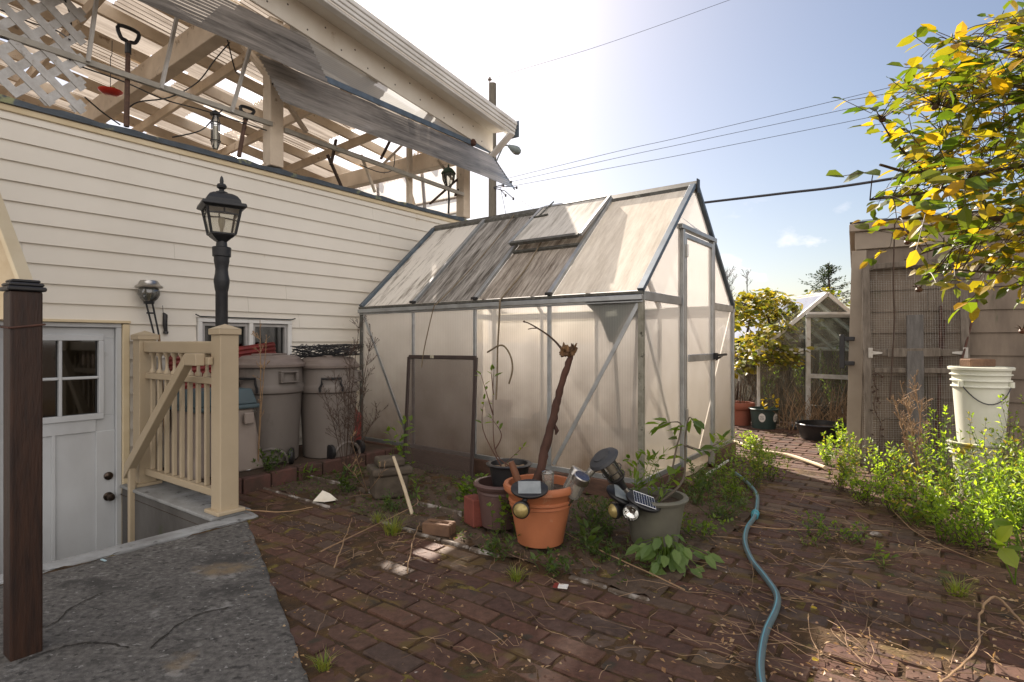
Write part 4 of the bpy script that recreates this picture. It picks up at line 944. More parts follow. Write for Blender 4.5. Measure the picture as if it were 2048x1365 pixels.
# roof vent, propped open
vy0, vy1 = T4[1]+.005, T4[2]-.005; vs0 = .52
top = Vector((HALF-.05, 0, rz_(HALF-.05)+.075)); bot = Vector((vs0-.03, 0, rz_(vs0)+.115))
ax = (bot - top)
b = MB(); b.poly((top.x,vy0,top.z),(top.x,vy1,top.z),(bot.x,vy1,bot.z),(bot.x,vy0,bot.z)); 
vn = Vector((-SL,0,1)).normalized()
ve = MB(); 
for y in (vy0, vy1): ve.beam((top.x,y,top.z),(bot.x,y,bot.z), .03, .03, vn)
ve.beam((top.x,vy0+.016,top.z),(top.x,vy1-.016,top.z), .03, .026, vn)
vent = ve.build("roof_vent", alu, gh, bevel=.003)
b.build("vent_panel", roof_v, vent)
b = MB(); b.beam((bot.x,vy0+.016,bot.z),(bot.x,vy1-.016,bot.z), .036, .03, vn); b.build("lower_bar", grime, vent)
b = MB(); b.beam((vs0,vy0+.03,rz_(vs0)+.035),(vs0,vy1-.03,rz_(vs0)+.035), .03, .025, vn); b.build("vent_sill", grime, gh)
b = MB(); q = Vector((HALF-.22, vy1-.06, rz_(HALF-.22)+.10)); b.tube([(HALF-.02, vy1-.12, GR+.08), q], .008, 5); b.tube([q + Vector((0,.1,0)), q - Vector((0,.12,-.01))], .011, 5); b.tube([q+Vector((0,-.02,0)), (HALF-.06, vy1-.03, GR)], .006, 5); b.build("opener_arm", grime, vent)
# gable with the door
def gp(s, z, y=.002): return (s, y, z)
for (y, sgn) in ((0,1),(GL,-1)):
    yy = y + .002*sgn
    b = MB(); b.poly((.024,yy,.166),(.76,yy,.166),(.76,yy,GE-.03),(.024,yy,GE-.03)); b.build("gable_panel", polyg, gh)
    b = MB(); b.poly((1.55,yy,.166),(GW-.024,yy,.166),(GW-.024,yy,GE-.03),(1.55,yy,GE-.03)); b.build("gable_panel", polyg, gh)
    b = MB(); b.poly((.03,yy,GE+.03),(.76,yy,GE+.03),(.76,yy,rz_(.76)-.005),(.03,yy,rz_(.03)-.0)); b.build("gable_panel", polyg, gh)
    b = MB(); b.poly((1.55,yy,GE+.03),(GW-.03,yy,GE+.03),(1.55,yy,rz_(1.55)-.005)); b.build("gable_panel", polyg, gh)
    b = MB(); b.poly((.76,yy,2.11),(1.55,yy,2.11),(1.55,yy,rz_(1.55)-.005),(HALF,yy,GR-.02),(.76,yy,rz_(.76)-.005)); b.build("gable_panel", polyg, gh)
    if y: b = MB(); b.poly((.76,yy,.166),(1.55,yy,.166),(1.55,yy,2.1),(.76,yy,2.1)); b.build("gable_panel", polyg, gh)
    for (a, c) in ((.024,.75),(1.56,GW-.024)):
        b = MB(); b.box(a,c,y-.018*sgn if sgn>0 else y, y if sgn>0 else y+.018, GE-.035, GE+.032); b.build("gable_rail", alu, gh, bevel=.004)
for x in (.775, 1.535):
    b = MB(); b.box(x-.02,x+.02,-.03,.02,.02,2.075); b.build("door_frame", alu, gh, bevel=.003)
b = MB(); b.box(.72,1.60,-.034,.02,2.076,2.115); b.build("door_header", alu, gh, bevel=.003)
dfm = MB()
for (a, c, z0, z1) in ((.80,.835,.15,2.05),(1.475,1.51,.15,2.05),(.836,1.474,.15,.19),(.836,1.474,2.01,2.05)): dfm.box(a,c,-.03,-.005,z0,z1)
gdoor = dfm.build("door", alu, gh, bevel=.003)
b = MB(); b.poly((.83,-.012,.19),(1.48,-.012,.19),(1.48,-.012,2.02),(.83,-.012,2.02)); b.build("door_panel", polyg, gdoor)
b = MB(); b.box(.84,1.48,-.042,-.031,.985,1.045); b.build("door_bar", alu, gdoor, bevel=.004)
b = MB(); b.box(1.46,1.50,-.075,-.043,.99,1.05); b.tube([(1.48,-.07,1.03),(1.62,-.11,1.035)], .012, 6); b.prism([(1.48,-.05,.98),(1.50,-.05,.98),(1.56,-.09,1.02),(1.48,-.09,1.02)], (0,-.012,0)); b.build("handle", blackp, gdoor)
for z in (1.85, .5):
    b = MB(); b.box(.785,.815,-.045,-.031,z,z+.1); b.lathe([(.009,0),(.009,.1)], (.795,-.046,z), 8, cap=True); b.build("hinge", chrome, gdoor)
# diagonal braces behind the corner panels
for (a, c) in (((.004,.02,GE-.06),(.004,.74,.18)),((.004,GL-.04,GE-.06),(.004,GL-.72,.2))):
    b = MB(); b.beam((-.006,a[1],a[2]),(-.006,c[1],c[2]), .008, .03, (1,0,0)) if False else b.beam((-.007,a[1],a[2]),(-.007,c[1],c[2]), .03, .006, (1,0,0)); b.build("brace", alu, gh)
b = MB(); b.beam((.05,.018,GE-.1),(.70,.018,.25), .03, .006, (0,1,0)); b.build("brace", alu, gh)
b = MB(); b.beam((HALF,.05,GR-.08),(HALF,GL-.05,GR-.08), .03, .03); b.build("inner_ridge_bar", alu, gh)
# drainpipe end: pale strip lying on the sill by the gable
t = thing("aluminium_strip", "thin pale metal strip leaning on the greenhouse gable sill", "metal strip", gworld(1.02,-.12,.03), GA)
b = MB(); b.beam((0,0,0),(.56,-.02,.03), .012, .016); b.build("strip", aluw, t)

# ---- inside: tools against the panel
q = gwall(1228, 640, -.05)
t = thing("leaf_rake", "dark green fan headed tool standing upside down inside the greenhouse", "rake", gworld(.022, q.y, .14), GA)
hz = q.z - .14
b = MB(); pts = [(-.25,hz+.18),(-.19,hz+.205),(0,hz+.20),(.18,hz+.20),(.20,hz+.12),(.13,hz+.06),(.03,hz-.16),(-.03,hz-.17),(-.11,hz+.02),(-.22,hz+.12)]
b.prism([(0, -x, z) for x, z in pts], (.05,0,0)); b.build("head", darkg, t, bevel=.008)
b = MB(); b.poly((-.003,.045,hz+.02),(-.003,-.045,hz+.03),(-.003,-.035,hz+.07),(-.003,.05,hz+.06)); b.build("badge", M("pale_badge", (.45,.48,.42), (.35,.38,.33), .5), t)
b = MB(); b.tube([(.03,.0,hz-.15),(.05,-.06,.0)], .014, 7); b.build("handle", wood_gr, t)
t = thing("garden_tool", "long handled tool standing behind the cloudy greenhouse corner panel", "tool", gworld(.08, .08, .14), GA)
b = MB(); b.prism([(0,.10,hz+.16),(0,-.05,hz+.15),(0,-.06,hz-.03),(0,.02,hz+.02)], (.03,0,0)); b.build("head", darkg, t); b = MB(); b.tube([(.03,-.0,hz),(.03,.05,0)], .013, 7); b.build("handle", wood_br, t)
for i, (s_, t0, hh, c) in enumerate(((.75,.9,.32,terra2),(1.2,1.6,.40,brownp),(.6,2.2,.30,greenp),(1.5,2.5,.45,terra2))):
    t = thing("plant_pot", ("rust coloured pot","brown pot","green pot","tall rust coloured pot")[i] + " seen dimly inside the cloudy greenhouse", "plant pot", gworld(s_, t0, .0), 0, "pots inside the greenhouse")
    b = MB(); b.lathe([(0,0),(.12,0),(.16,hh*.86),(.175,hh*.86),(.175,hh),(.15,hh),(.14,hh-.05),(0,hh-.05)], n=24); b.build("body", c, t, smooth=True)
# ---- screen leaning on the long wall
q00, q10, q11, q01 = gwall(808, 945, .22), gwall(942, 980, .26), gwall(952, 716, .045), gwall(818, 714, .04)
t = thing("window_screen", "brown framed insect screen leaning on the greenhouse wall", "window screen", gworld(q00.x, q00.y, .0), GA); o = Vector((q00.x, q00.y, 0))
C4 = [q - o for q in (q00, q10, q11, q01)]; nn = Vector((-1,0,.25)).normalized()
b = MB()
for k in range(4): b.beam(C4[k], C4[(k+1) % 4], .034, .018, nn)
b.build("frame", screenf, t, bevel=.003)
b = MB(); b.poly(*C4); b.build("mesh", screenm, t)
b = MB(); m_ = C4[2].lerp(C4[3], .62); b.obox(m_ + nn*.011 - Vector((0,.022,.014)), (0,.044,0), (0,0,.028), nn*.004); b.build("label", M("tiny_label", (.5,.47,.36), (.2,.18,.14), .6, 60, 3), t)
# ---- ropes over the roof
def rope(label, pts, r, extra=None, nm="rope"):
    o = pts[0]; t = thing(nm, label, "rope", o); b = MB(); b.tube(smoothpath(pts, 6), r, 5)
    for e in (extra or []): b.tube(smoothpath(e, 6), r, 5)
    b.build("strand", ropem, t, world=True); return t
def onroof(px, py):      # world point on the near roof slope, just above it
    D = Vector(((px-CX)/F, 1, -(py-CY)/F)); n = (-GU*SL + Vector((0,0,1))).normalized(); p0 = GN + Vector((0,0,GE+.055)); o = Vector((0,0,CAMH))
    return o + D * ((p0-o).dot(n)/D.dot(n))
def w_of(q): return gworld(q.x, q.y, q.z)
rope("thin dark cord running over the dirty roof panels and down past the screen", [onroof(1028,430), onroof(1000,470), onroof(940,540), onroof(876,606), w_of(gwall(868,614,.07)), w_of(gwall(850,690,.05)), w_of(gwall(843,735,.06))], .005)
rope("knotted pale rope hanging from the roof vent down the greenhouse wall", [onroof(1106,440), onroof(1085,480), onroof(1050,540), onroof(1004,596), w_of(gwall(1000,606,.075)), w_of(gwall(998,650,.06)), w_of(gwall(995,700,.06))], .008,
     [[w_of(gwall(975,705,.05)), w_of(gwall(985,699,.07)), w_of(gwall(997,692,.075)), w_of(gwall(1010,694,.07)), w_of(gwall(1022,715,.06)), w_of(gwall(1025,740,.06)), w_of(gwall(1018,768,.06))],[w_of(gwall(995,700,.06)), w_of(gwall(994,760,.05)), w_of(gwall(992,800,.06))]])

# ================================================================== POTS AND THE THINGS IN THEM
def pot(name, label, p, rt, rb, h, mat, fill=soilm, rim=.028, rings=(), drop=.06, group=None):
    t = thing(name, label, "plant pot", p, 0, group)
    prof = [(0,0),(rb,0),(rb*1.01,.012)]
    for (f, d) in rings: r0 = rb+(rt-rb)*f; prof += [(r0-.001,h*f),(r0+d,h*f+.004),(r0+d,h*f+.012),(r0,h*f+.018)]
    prof += [(rt*.985,h-rim*1.6),(rt+.012,h-rim*1.3),(rt+.018,h-rim*.6),(rt+.012,h-.004),(rt,h),(rt-.012,h-.004),(rt-.018,h-drop)]
    b = MB(); b.lathe(prof, n=40); b.build("body", mat, t, smooth=True)
    b = MB(); rr = rt-.018; vs_ = [(0,0,h-drop)]; n = 20
    for ring in (.5, 1):
        for k in range(n): a = 2*math.pi*k/n; vs_.append((rr*ring*math.cos(a), rr*ring*math.sin(a), h-drop + rng.uniform(-.006,.010)))
    fs = [(0,1+k,1+(k+1) % n) for k in range(n)] + [(1+k,1+n+k,1+n+(k+1) % n,1+(k+1) % n) for k in range(n)]
    b.add(vs_, fs); b.build("soil", fill, t, smooth=True); return t
p = gnd(1083, 1105); p.y += .13; p.z = 0
TP = Vector((p.x, p.y, .02)); TPh = .335
pot("plant_pot", "large terracotta coloured pot crammed with solar lights and a branch", TP, .195, .130, TPh, terra, rings=((.62,.006),(.69,.007)), rim=.03, drop=.05)
BP = gnd(1000, 1066); BP = Vector((BP.x, BP.y+.1, .02))
pot("plant_pot", "dull brown pot with a smaller black pot sitting in it", BP, .150, .115, .27, brownp, rim=.022, drop=.09, rings=((.75,.005),))
NP = BP + Vector((.055, .02, .215))
pot("plant_pot", "black nursery pot of straw nested in the dull brown pot", NP, .128, .10, .165, blackp, straw, .012, drop=.035)
GP = gnd(1320, 1105); GP = Vector((GP.x, GP.y+.12, .02))
pot("plant_pot", "grey green pot holding a climbing plant by the greenhouse corner", GP, .170, .128, .265, greyp, rim=.02, drop=.045)
t = thing("brick", "red brick standing beside the dull brown pot", "brick", BP + Vector((-.16,.03,-.01)), R(30)); b = MB(); b.box(-.045,.045,-.07,.07,0,.17); b.build("block", brickm, t, bevel=.006)
q = gnd(878, 1068); t = thing("brick", "mossy brown brick with holes lying by the bed edging", "brick", (q.x,q.y,.0), R(-20)); b = MB(); b.box(-.09,.09,-.05,-.018,0,.072); b.box(-.09,.09,.018,.05,0,.072); b.box(-.09,-.06,-.0179,.0179,0,.072); b.box(.06,.09,-.0179,.0179,0,.072); b.box(-.015,.015,-.0179,.0179,0,.072); b.build("block", brickb, t, bevel=.006)
q = gnd(772, 1000); t = thing("stone_block", "rough mossy stone pedestal beside the brown screen", "stone block", (q.x, q.y+.12, 0), R(25))
b = MB(); b.box(-.13,.12,-.11,.11,0,.17); b.build("plinth", stone, t, bevel=.02, seg=3); b = MB(); b.box(-.15,.15,-.13,.13,.171,.225); b.build("capstone", stone, t, bevel=.018, seg=3); b = MB(); b.box(-.10,.10,-.09,.09,.226,.29); b.build("upper_stone", stone, t, bevel=.02, seg=3)
q = gnd(825, 1033); q1 = at(787, 914, q.y+.28)
t = thing("wooden_stick", "bare pale stick leaning against the rough stone pedestal", "stick", (q.x,q.y,0)); b = MB(); b.tube([V(0,0,.01), (q1-V(q.x,q.y,0))*.5 + V(.006,0,0), q1-V(q.x,q.y,0)], [.013,.0125,.011], 7); b.build("shaft", M("peeled_wood", (.5,.42,.3), (.36,.28,.18), .7, 9, 6, (1,1,.3)), t, smooth=True)
# broken branch standing in the terracotta pot
o = TP + V(-.045, .07, .2)
t = thing("branch", "broken leafless branch standing in the terracotta pot", "branch", o)
Yb = o.y
def ab(px, py, dy=0): return at(px, py, Yb+dy) - o
pts = smoothpath([V(0,0,0), ab(1083,930), ab(1092,890), ab(1107,836), ab(1116,795), ab(1132,742), ab(1141,712)], 5)
b = MB(); rs = random.Random(5); b.tube([p + V(rs.uniform(-.003,.003), rs.uniform(-.003,.003), 0) for p in pts], [.030 - .014*(i/len(pts)) + rs.uniform(-.0025,.0025) for i in range(len(pts))], 10); b.tube([ab(1108,850), ab(1114,862), ab(1111,870)], [.012,.014,.004], 6); b.build("stem", bark, t, smooth=True)
b = MB()
for k in range(26):
    f = rs.random(); c = ab(1120+f*32, 700+rs.uniform(-4,8), rs.uniform(-.03,.03)); d = V(rs.uniform(-.3,.6), rs.uniform(-.5,.5), rs.uniform(.2,1)).normalized()*rs.uniform(.02,.05)
    b.tube([c - d*.5, c + d*.3, c + d], [rs.uniform(.008,.014), rs.uniform(.006,.012), .003], 5)
b.tube([ab(1141,714), ab(1138,702), ab(1128,694)], [.016,.024,.018], 7); b.tube([ab(1141,712), ab(1148,700), ab(1152,694)], [.014,.02,.014], 7); b.build("broken_end", cork, t)
b = MB(); b.tube(smoothpath([ab(1122,697), ab(1112,685), ab(1095,670), ab(1072,655), ab(1055,646), ab(1046,644)], 4), [.0075-.00022*i for i in range(21)], 6); b.tube([ab(1075,657), ab(1064,657), ab(1056,659)], .003, 5); b.tube([ab(1050,645), ab(1047,642)], .005, 5); b.build("twig", barkd, t, smooth=True)
o2 = TP + V(-.12, .03, .26); t = thing("tool_handle", "short brown wooden handle sticking out of the terracotta pot", "handle", o2)
b = MB(); b.tube([V(0.02,0,0), at(1026,930,o2.y)-o2+V(0.006,0,-.03), at(1022,924,o2.y)-o2], [.022,.021,.017], 9); b.build("grip", M("worn_handle", (.17,.07,.035), (.11,.045,.025), .6, 9, 6, (1,1,.3)), t, smooth=True)
# solar spotlights: a tilted cell on a round head
def spot(label, c, tilt_ax, tilt, lamp_dir, lamp_c, cellm, lensm, cells, stake_to, w_=.085):
    t = thing("solar_spotlight", label, "solar light", c, 0, "solar spotlights in the pots")
    rot = Quaternion(tilt_ax, tilt).to_matrix()
    b = MB(); n = 28; pr = [(0,-.022),(.9,-.016),(1.0,-.006),(1.0,.004),(.93,.009),(0,.010)]
    vs_ = []; 
    for (r_, z) in pr:
        for k in range(n): a = 2*math.pi*k/n; vs_.append(rot @ V(r_*w_*math.cos(a), r_*w_*.66*math.sin(a), z))
    fs = []
    for i in range(len(pr)-1):
        for k in range(n): fs.append((i*n+k, i*n+(k+1) % n, (i+1)*n+(k+1) % n, (i+1)*n+k))
    b.add(vs_, fs); b.build("panel_shell", blackp, t, smooth=True)
    b = MB(); hx, hy = w_*.60, w_*.44; b.poly(*[rot @ V(x, y, .0115) for x, y in ((-hx,-hy),(hx,-hy),(hx,hy),(-hx,hy))]); ce = b.build("solar_cell", cellm, t)
    if cells:
        b = MB()
        for y in (-hy, hy): b.poly(*[rot @ V(x, yy, .0122) for x, yy in ((-hx,y-.0025),(hx,y-.0025),(hx,y+.0025),(-hx,y+.0025))])
        for k in range(9): x = -hx + 2*hx*k/8; b.poly(*[rot @ V(xx, yy, .0121) for xx, yy in ((x-.0006,-hy*.97),(x+.0006,-hy*.97),(x+.0006,hy*.97),(x-.0006,hy*.97))])
        b.build("cell_lines", cellw, ce)
    d = V(lamp_dir).normalized(); lr = d.to_track_quat('Z','Y').to_matrix(); lc = V(lamp_c)
    b = MB(); b.lathe([(0,-.085),(.022,-.08),(.036,-.05),(.04,-.02),(.046,-.012),(.046,.004),(.041,.008)], lc, 22, lr); b.build("lamp_head", blackp, t, smooth=True)
    b = MB(); b.lathe([(.041,.004),(.030,.020),(.014,.029),(0,.031)] if lensm is amber else [(.041,.004),(.036,-.012),(.018,-.028),(.006,-.03),(0,-.02)], lc, 22, lr); b.build("lens", lensm, t, smooth=lensm is amber)
    b = MB(); b.tube([lc - d*.05 + V(0,0,.02), rot @ V(0,0,-.02)], .014, 7); b.tube([lc - d*.045, V(stake_to)], .010, 7); b.build("bracket", blackp, t, smooth=True)
    return t
c = at(1059, 978, TP.y-.215); spot("grey celled solar spotlight with an amber lens on the terracotta rim", c, (1,0,0), R(32), (-.25,-1,-.1), at(1042,1021,TP.y-.27)-c, solarg, amber, False, TP + V(-.08,.0,.24) - c, .100)
c = at(1250, 992, GP.y-.10); spot("black solar spotlight with an amber lens left of the grey green pot", c, (.75,.65,0), R(34), (-.95,-.45,-.1), at(1228,1022,GP.y-.13)-c, solarg, amber, False, GP + V(-.12,.0,.2) - c, .112)
c = at(1287, 1003, GP.y-.16); spot("blue celled solar spotlight with a bright reflector over the grey green pot", c, (.75,.6,0), R(34), (-.45,-1,-.18), at(1262,1026,GP.y-.22)-c, solar, mirror, True, GP + V(-.08,.02,.2) - c, .102)
# tubular path lights
def pathlight(label, base, top, rad, kind):
    base, top = V(base), V(top); t = thing("path_light", label, "solar light", base, 0, "path lights stuck in the terracotta pot")
    ax = top - base; ln = ax.length; d = ax.normalized(); rot = d.to_track_quat('Z','Y').to_matrix()
    b = MB(); b.lathe([(.010,0),(.010,ln*.42),(.0165,ln*.43),(.0165,ln*.52)], n=14, rot=rot); b.build("stake", chrome, t, smooth=True)
    b = MB(); b.lathe([(.0168,ln*.50),(rad*.85,ln*.55),(rad,ln*.97)] , n=20, rot=rot); b.build("tube", GLASS("tube_"+kind, (.75,.73,.68), .12, .42, (.62,.60,.55)), t, smooth=True)
    b = MB(); b.lathe([(.0,ln*.53),(rad*.5,ln*.56),(rad*.5,ln*.80),(0,ln*.81)], n=14, rot=rot); b.build("lamp_core", frost, t, smooth=True)
    if kind == 'open':
        b = MB(); b.lathe([(rad,ln*.965),(rad*1.04,ln*.97),(rad*1.04,ln*.985),(rad*.99,ln)], n=20, rot=rot); b.lathe([(0,ln*.985),(rad,ln*.985)], n=20, rot=rot); b.build("rim", GLASS("smoky_rim", (.4,.4,.38), .15, .3, (.25,.24,.22)), t, smooth=True)
    else:
        b = MB(); b.lathe([(rad,ln*.86),(rad*1.12,ln*.865),(rad*1.12,ln*.985),(rad*.98,ln)], n=22, rot=rot); b.build("cap", chrome, t, smooth=True)
        b = MB(); b.lathe([(0,ln*1.0+.001),(rad*.98,ln*1.0)], n=22, rot=rot); b.build("solar_cell", solar if kind == 'cell' else chrome, t)
    return t
pathlight("upright path light with a clear open top in the terracotta pot", at(1097,1040,TP.y-.03), at(1096,944,TP.y-.03), .035, 'open')
pathlight("leaning path light with a blue solar top facing the yard", at(1122,1040,TP.y-.04), at(1165,952,TP.y-.14), .043, 'cell')
pathlight("leaning path light with a plain steel top, behind the blue topped one", at(1105,1034,TP.y+.06), at(1158,938,TP.y+.06), .038, 'steel')
pathlight("half hidden steel path light lying behind the other leaning ones", at(1120,1020,TP.y+.12), at(1196,926,TP.y+.14), .024, 'plain')
# big lantern-type solar light lying over between the pots
base, top = at(1254, 984, 3.1), at(1203, 912, 3.05)
t = thing("solar_lantern", "large black capped solar lantern tipped over between the two pots", "solar light", base)
d = (top-base).normalized(); ln = (top-base).length; rot = d.to_track_quat('Z','Y').to_matrix()
b = MB(); b.lathe([(.014,-.02),(.014,ln*.28)], n=10, rot=rot); b.build("stake", chrome, t, smooth=True)
b = MB(); b.lathe([(.016,ln*.10),(.020,ln*.22),(.026,ln*.32),(.042,ln*.36),(.044,ln*.40)], n=18, rot=rot); b.build("base", blackp, t, smooth=True)
b = MB(); b.lathe([(.043,ln*.40),(.050,ln*.86)], n=20, rot=rot); b.build("glass", GLASS("lantern_tube", (.66,.64,.6), .1, .12, (.5,.48,.45)), t, smooth=True)
b = MB(); b.lathe([(0,ln*.38),(.018,ln*.40),(.018,ln*.84)], n=14, rot=rot); b.build("lamp_core", frost, t, smooth=True)
b = MB()
for k in range(4):
    a = k*math.pi/2+.4; b.tube([rot @ V(.045*math.cos(a), .045*math.sin(a), ln*.38), rot @ V(.057*math.cos(a), .057*math.sin(a), ln*.5), rot @ V(.058*math.cos(a), .058*math.sin(a), ln*.88)], .0035, 5)
for z in (.42,.60): b.tube([rot @ V((.052+.006*(z>.5))*math.cos(k*.5236), (.052+.006*(z>.5))*math.sin(k*.5236), ln*z) for k in range(13)], .0028, 4)
b.build("cage", blackp, t)
b = MB(); b.lathe([(0,ln*.86),(.08,ln*.87),(.088,ln*.90),(.080,ln*.96),(.052,ln*1.0),(.05,ln*1.03),(0,ln*1.035)], n=26, rot=rot); b.build("cap", M("matt_cap", (.035,.037,.042), (.05,.052,.055), .6, 20, 5), t, smooth=True)

# ================================================================== SHED ON THE OTHER SIDE, GATE, BUCKET
SA = R(-31.0); SD = Vector((math.cos(SA), math.sin(SA), 0)); SN = Vector((math.sin(SA), -math.cos(SA), 0)); S0 = at(1712, 684.5, 5.4); S0.z = 0
def sw(px, py, off=0.0):                                               # world point on the plane of the shed wall, off out from it
    kx = (px - CX) / F; o = S0 + SN * off
    t = (kx * o.y - o.x) / (SD.x - kx * SD.y); p = o + SD * t
    return Vector((p.x, p.y, CAMH - (py - CY) / F * p.y))
shed = thing("shed", "weathered beige garden shed with flat roof and wide boards", "shed", S0, SA)
b = MB(); zt = 2.26; z = zt - .02
zrow = [zt-.24]
while zrow[-1] > -.05: zrow.append(zrow[-1] - .197)
for i in range(len(zrow)-1):
    a = 0.0
    for c in ([.55, 4.2] if i % 2 == 0 else [1.25, 2.6, 4.2]):
        b.add([(a+.002,0,zrow[i+1]),(c-.002,0,zrow[i+1]),(c-.002,-.020,zrow[i+1]),(a+.002,-.020,zrow[i+1]),(a+.002,0,zrow[i]),(c-.002,0,zrow[i]),(c-.002,-.006,zrow[i]),(a+.002,-.006,zrow[i])],[(0,3,2,1),(4,5,6,7),(3,7,6,2),(0,4,7,3),(1,2,6,5)]); a = c
b.build("siding", shedp, shed)
b = MB(); b.box(0,4.2,.001,3.0,-.05,zt-.04); b.build("wall", shedp, shed)
b = MB(); b.box(-.01,4.2,-.028,-.0005,zt-.24,zt-.075); b.build("frieze_board", shedtrim, shed, bevel=.004)
b = MB(); b.box(-.055,4.25,-.06,3.05,zt-.072,zt+.0); b.build("roof_edge", M("shed_roof_edge", (.33,.27,.215), (.26,.21,.165), .7, 4, 6), shed, bevel=.006)
b = MB(); b.box(-.05,4.24,-.055,3.04,zt+.001,zt+.02); b.build("roof", rooff, shed)
b = MB(); b.prism([(-.035,-.03,zt-.25),(.085,-.03,zt-.25),(.03,-.03,0),(-.085,-.03,0)], (0,.028,0)); b.build("corner_board", shedtrim, shed, bevel=.003)
b = MB(); xx = -.11; b.box(xx-.025,xx+.02,-.10,-.06,.90,1.22); b.box(xx+.0,xx+.10,-.09,-.065,1.16,1.20); b.box(xx+.0,xx+.10,-.09,-.065,.93,.97); b.build("door_handle", blackp, shed, bevel=.006)
# gate leaf of grey timber and wire mesh, leant on the shed
gt = thing("mesh_gate", "old grey timber gate leaf with wire mesh leaning on the shed", "gate", sw(1735, 900, .25)); gt.location.z = 0
def gq(px, py, y=None):
    f = (955-py)/425.0; return sw(px, py, .30 - .22*f)
b = MB(); b.beam(gq(1739,953), gq(1731,533), .062, .035, SN); b.build("stile", wood_gr, gt, world=True, bevel=.004)
b = MB(); b.beam(gq(1937,955), gq(1926,540), .058, .035, SN); b.build("stile", wood_gr, gt, world=True, bevel=.004)
for (p0, p1, wd, nm) in (((1746,534),(1915,520),.05,"top_rail"),((1748,706),(1918,706),.06,"middle_rail"),((1748,741),(1918,742),.045,"lower_rail")):
    b = MB(); b.beam(gq(*p0), gq(*p1), wd, .03, SN); b.build(nm, wood_gr, gt, world=True, bevel=.004)
b = MB(); b.beam(gq(1775,706)+SN*.028, gq(1880,705)+SN*.028, .075, .02, SN); b.build("patch_board", wood_gr, gt, world=True, bevel=.003)
for s, px in ((1, 1741), (-1, 1930)):
    b = MB(); q = gq(px, 706) + SN*.030; b.obox(q-SD*.017+V(0,0,-.045),SD*.034,SN*.005,(0,0,.09)); q2 = q + SD*(.09*s); b.prism([q+SD*(.017*s)+V(0,0,-.016), q2+V(0,0,-.007), q2+V(0,0,.007), q+SD*(.017*s)+V(0,0,.016)], SN*.004); b.build("hinge", M("pale_hinge", (.5,.48,.44), (.36,.33,.29), .5, 20, 4, metal=.3), gt, world=True)
b = MB(); nx_, nz_ = 40, 92
for i in range(nx_+1):
    f = i/nx_; b.tube([gq(1726+f*208, 950)-SN*.014, gq(1722+f*203, 560 if i % 3 else 534)-SN*.014], .0011, 3, False)
for j in range(nz_+1):
    py = 950 - j*4.5; b.tube([gq(1727,py)-SN*.014, gq(1930,py+rng.uniform(-1,1))-SN*.014], .0011, 3, False)
b.build("wire_mesh", meshw, gt, world=True)
t = thing("dead_climber", "dead twisted climber stem hanging on the gate mesh", "dead vine", gq(1790,700)); b = MB()
b.tube(smoothpath([gq(1789,440)+SN*.06, gq(1786,560)+SN*.06, gq(1788,640)+SN*.05, gq(1784,720)+SN*.05, gq(1779,800)+SN*.05], 6), .006, 5)
rs = random.Random(4)
pts = [gq(1755+rs.uniform(-8,8), 750+k*16)+SN*.04 for k in range(13)]; b.tube(smoothpath(pts, 4), .004, 4)
for k in range(50):
    q = gq(1752+rs.uniform(-10,12), rs.uniform(740,950))+SN*.045; b.tube([q, q+rdir()*.02], rs.uniform(.003,.009), 4)
b.build("stem", barkd, t, world=True)
q = sw(1832, 960, .34); t = thing("plank", "upright weathered grey plank between the mesh gate and the white bucket", "plank", (q.x, q.y, 0))
b = MB(); top = sw(1830, 630, .17) - V(q.x, q.y, 0); b.obox(-SD*.062,SD*.124,-SN*.03, top); b.build("board", M("blue_grey_plank", (.135,.125,.115), (.075,.068,.062), .8, 7, 8, (5,5,.6), .35, 40), t, bevel=.005)
for (px0, py0, px1, py1, r_, lab) in ((1876,900,1882,612,.012,"taller rusty rod leaning on the shed boards by the bucket"),(1868,905,1890,640,.010,"shorter rusty rod leaning on the shed boards by the bucket"),(1920,735,1962,575,.008,"thin tarnished rod leaning across the shed boards above the bucket")):
    q = sw(px0, py0, .25); t = thing("metal_rod", lab, "rod", q, 0, "rods leaning on the shed"); b = MB(); b.tube([V(0,0,0), sw(px1,py1,.03)-q], r_, 7); b.build("shaft", rust, t)
YB = 4.2; q = at(1961, 735, YB); zb_top = q.z
def bucket(label, z0, h, r0, r1, mat, handle, p, tilt=0):
    t = thing("plastic_bucket", label, "bucket", (p.x, p.y, z0), tilt)
    b = MB(); prof = [(0,0),(r0,.0),(r0+(r1-r0)*.72, h*.72)]
    for f in (.76,.83,.90): rr = r0+(r1-r0)*f; prof += [(rr,h*f),(rr+.014,h*f+.004),(rr+.014,h*f+.010),(rr,h*f+.016)]
    prof += [(r1,h*.965),(r1+.018,h*.967),(r1+.020,h*.995),(r1+.012,h),(r1-.004,h)]
    prof += [(r1-.005,h*.985),(0,h*.985)] if handle else [(r1-.01,h*.9),(r0-.01,.02),(0,.02)]
    b.lathe(prof, n=44); b.build("body", mat, t, smooth=True)
    if handle:
        b = MB(); pts = [V(r1*1.02*math.cos(a), r1*1.02*math.sin(a)-.0, h*(.80 - .22*math.sin((a+math.pi*.93)/ (math.pi*.62)*math.pi))) for a in np.linspace(-math.pi*.93, -math.pi*.31, 14)]; b.tube(pts, .0045, 5); b.build("wire_handle", wirem, t, smooth=True)
        b = MB(); 
        for p_ in (pts[0], pts[-1]): b.lathe([(0,-.02),(.018,-.02),(.018,.02),(0,.02)], p_, 10)
        b.build("handle_lug", mat, t)
    return t
bucket("white plastic bucket greened with algae with a brick on its lid", zb_top-.64, .64, .135, .180, bucketm, True, V(q.x*(YB+.1)/YB, YB+.1, 0))
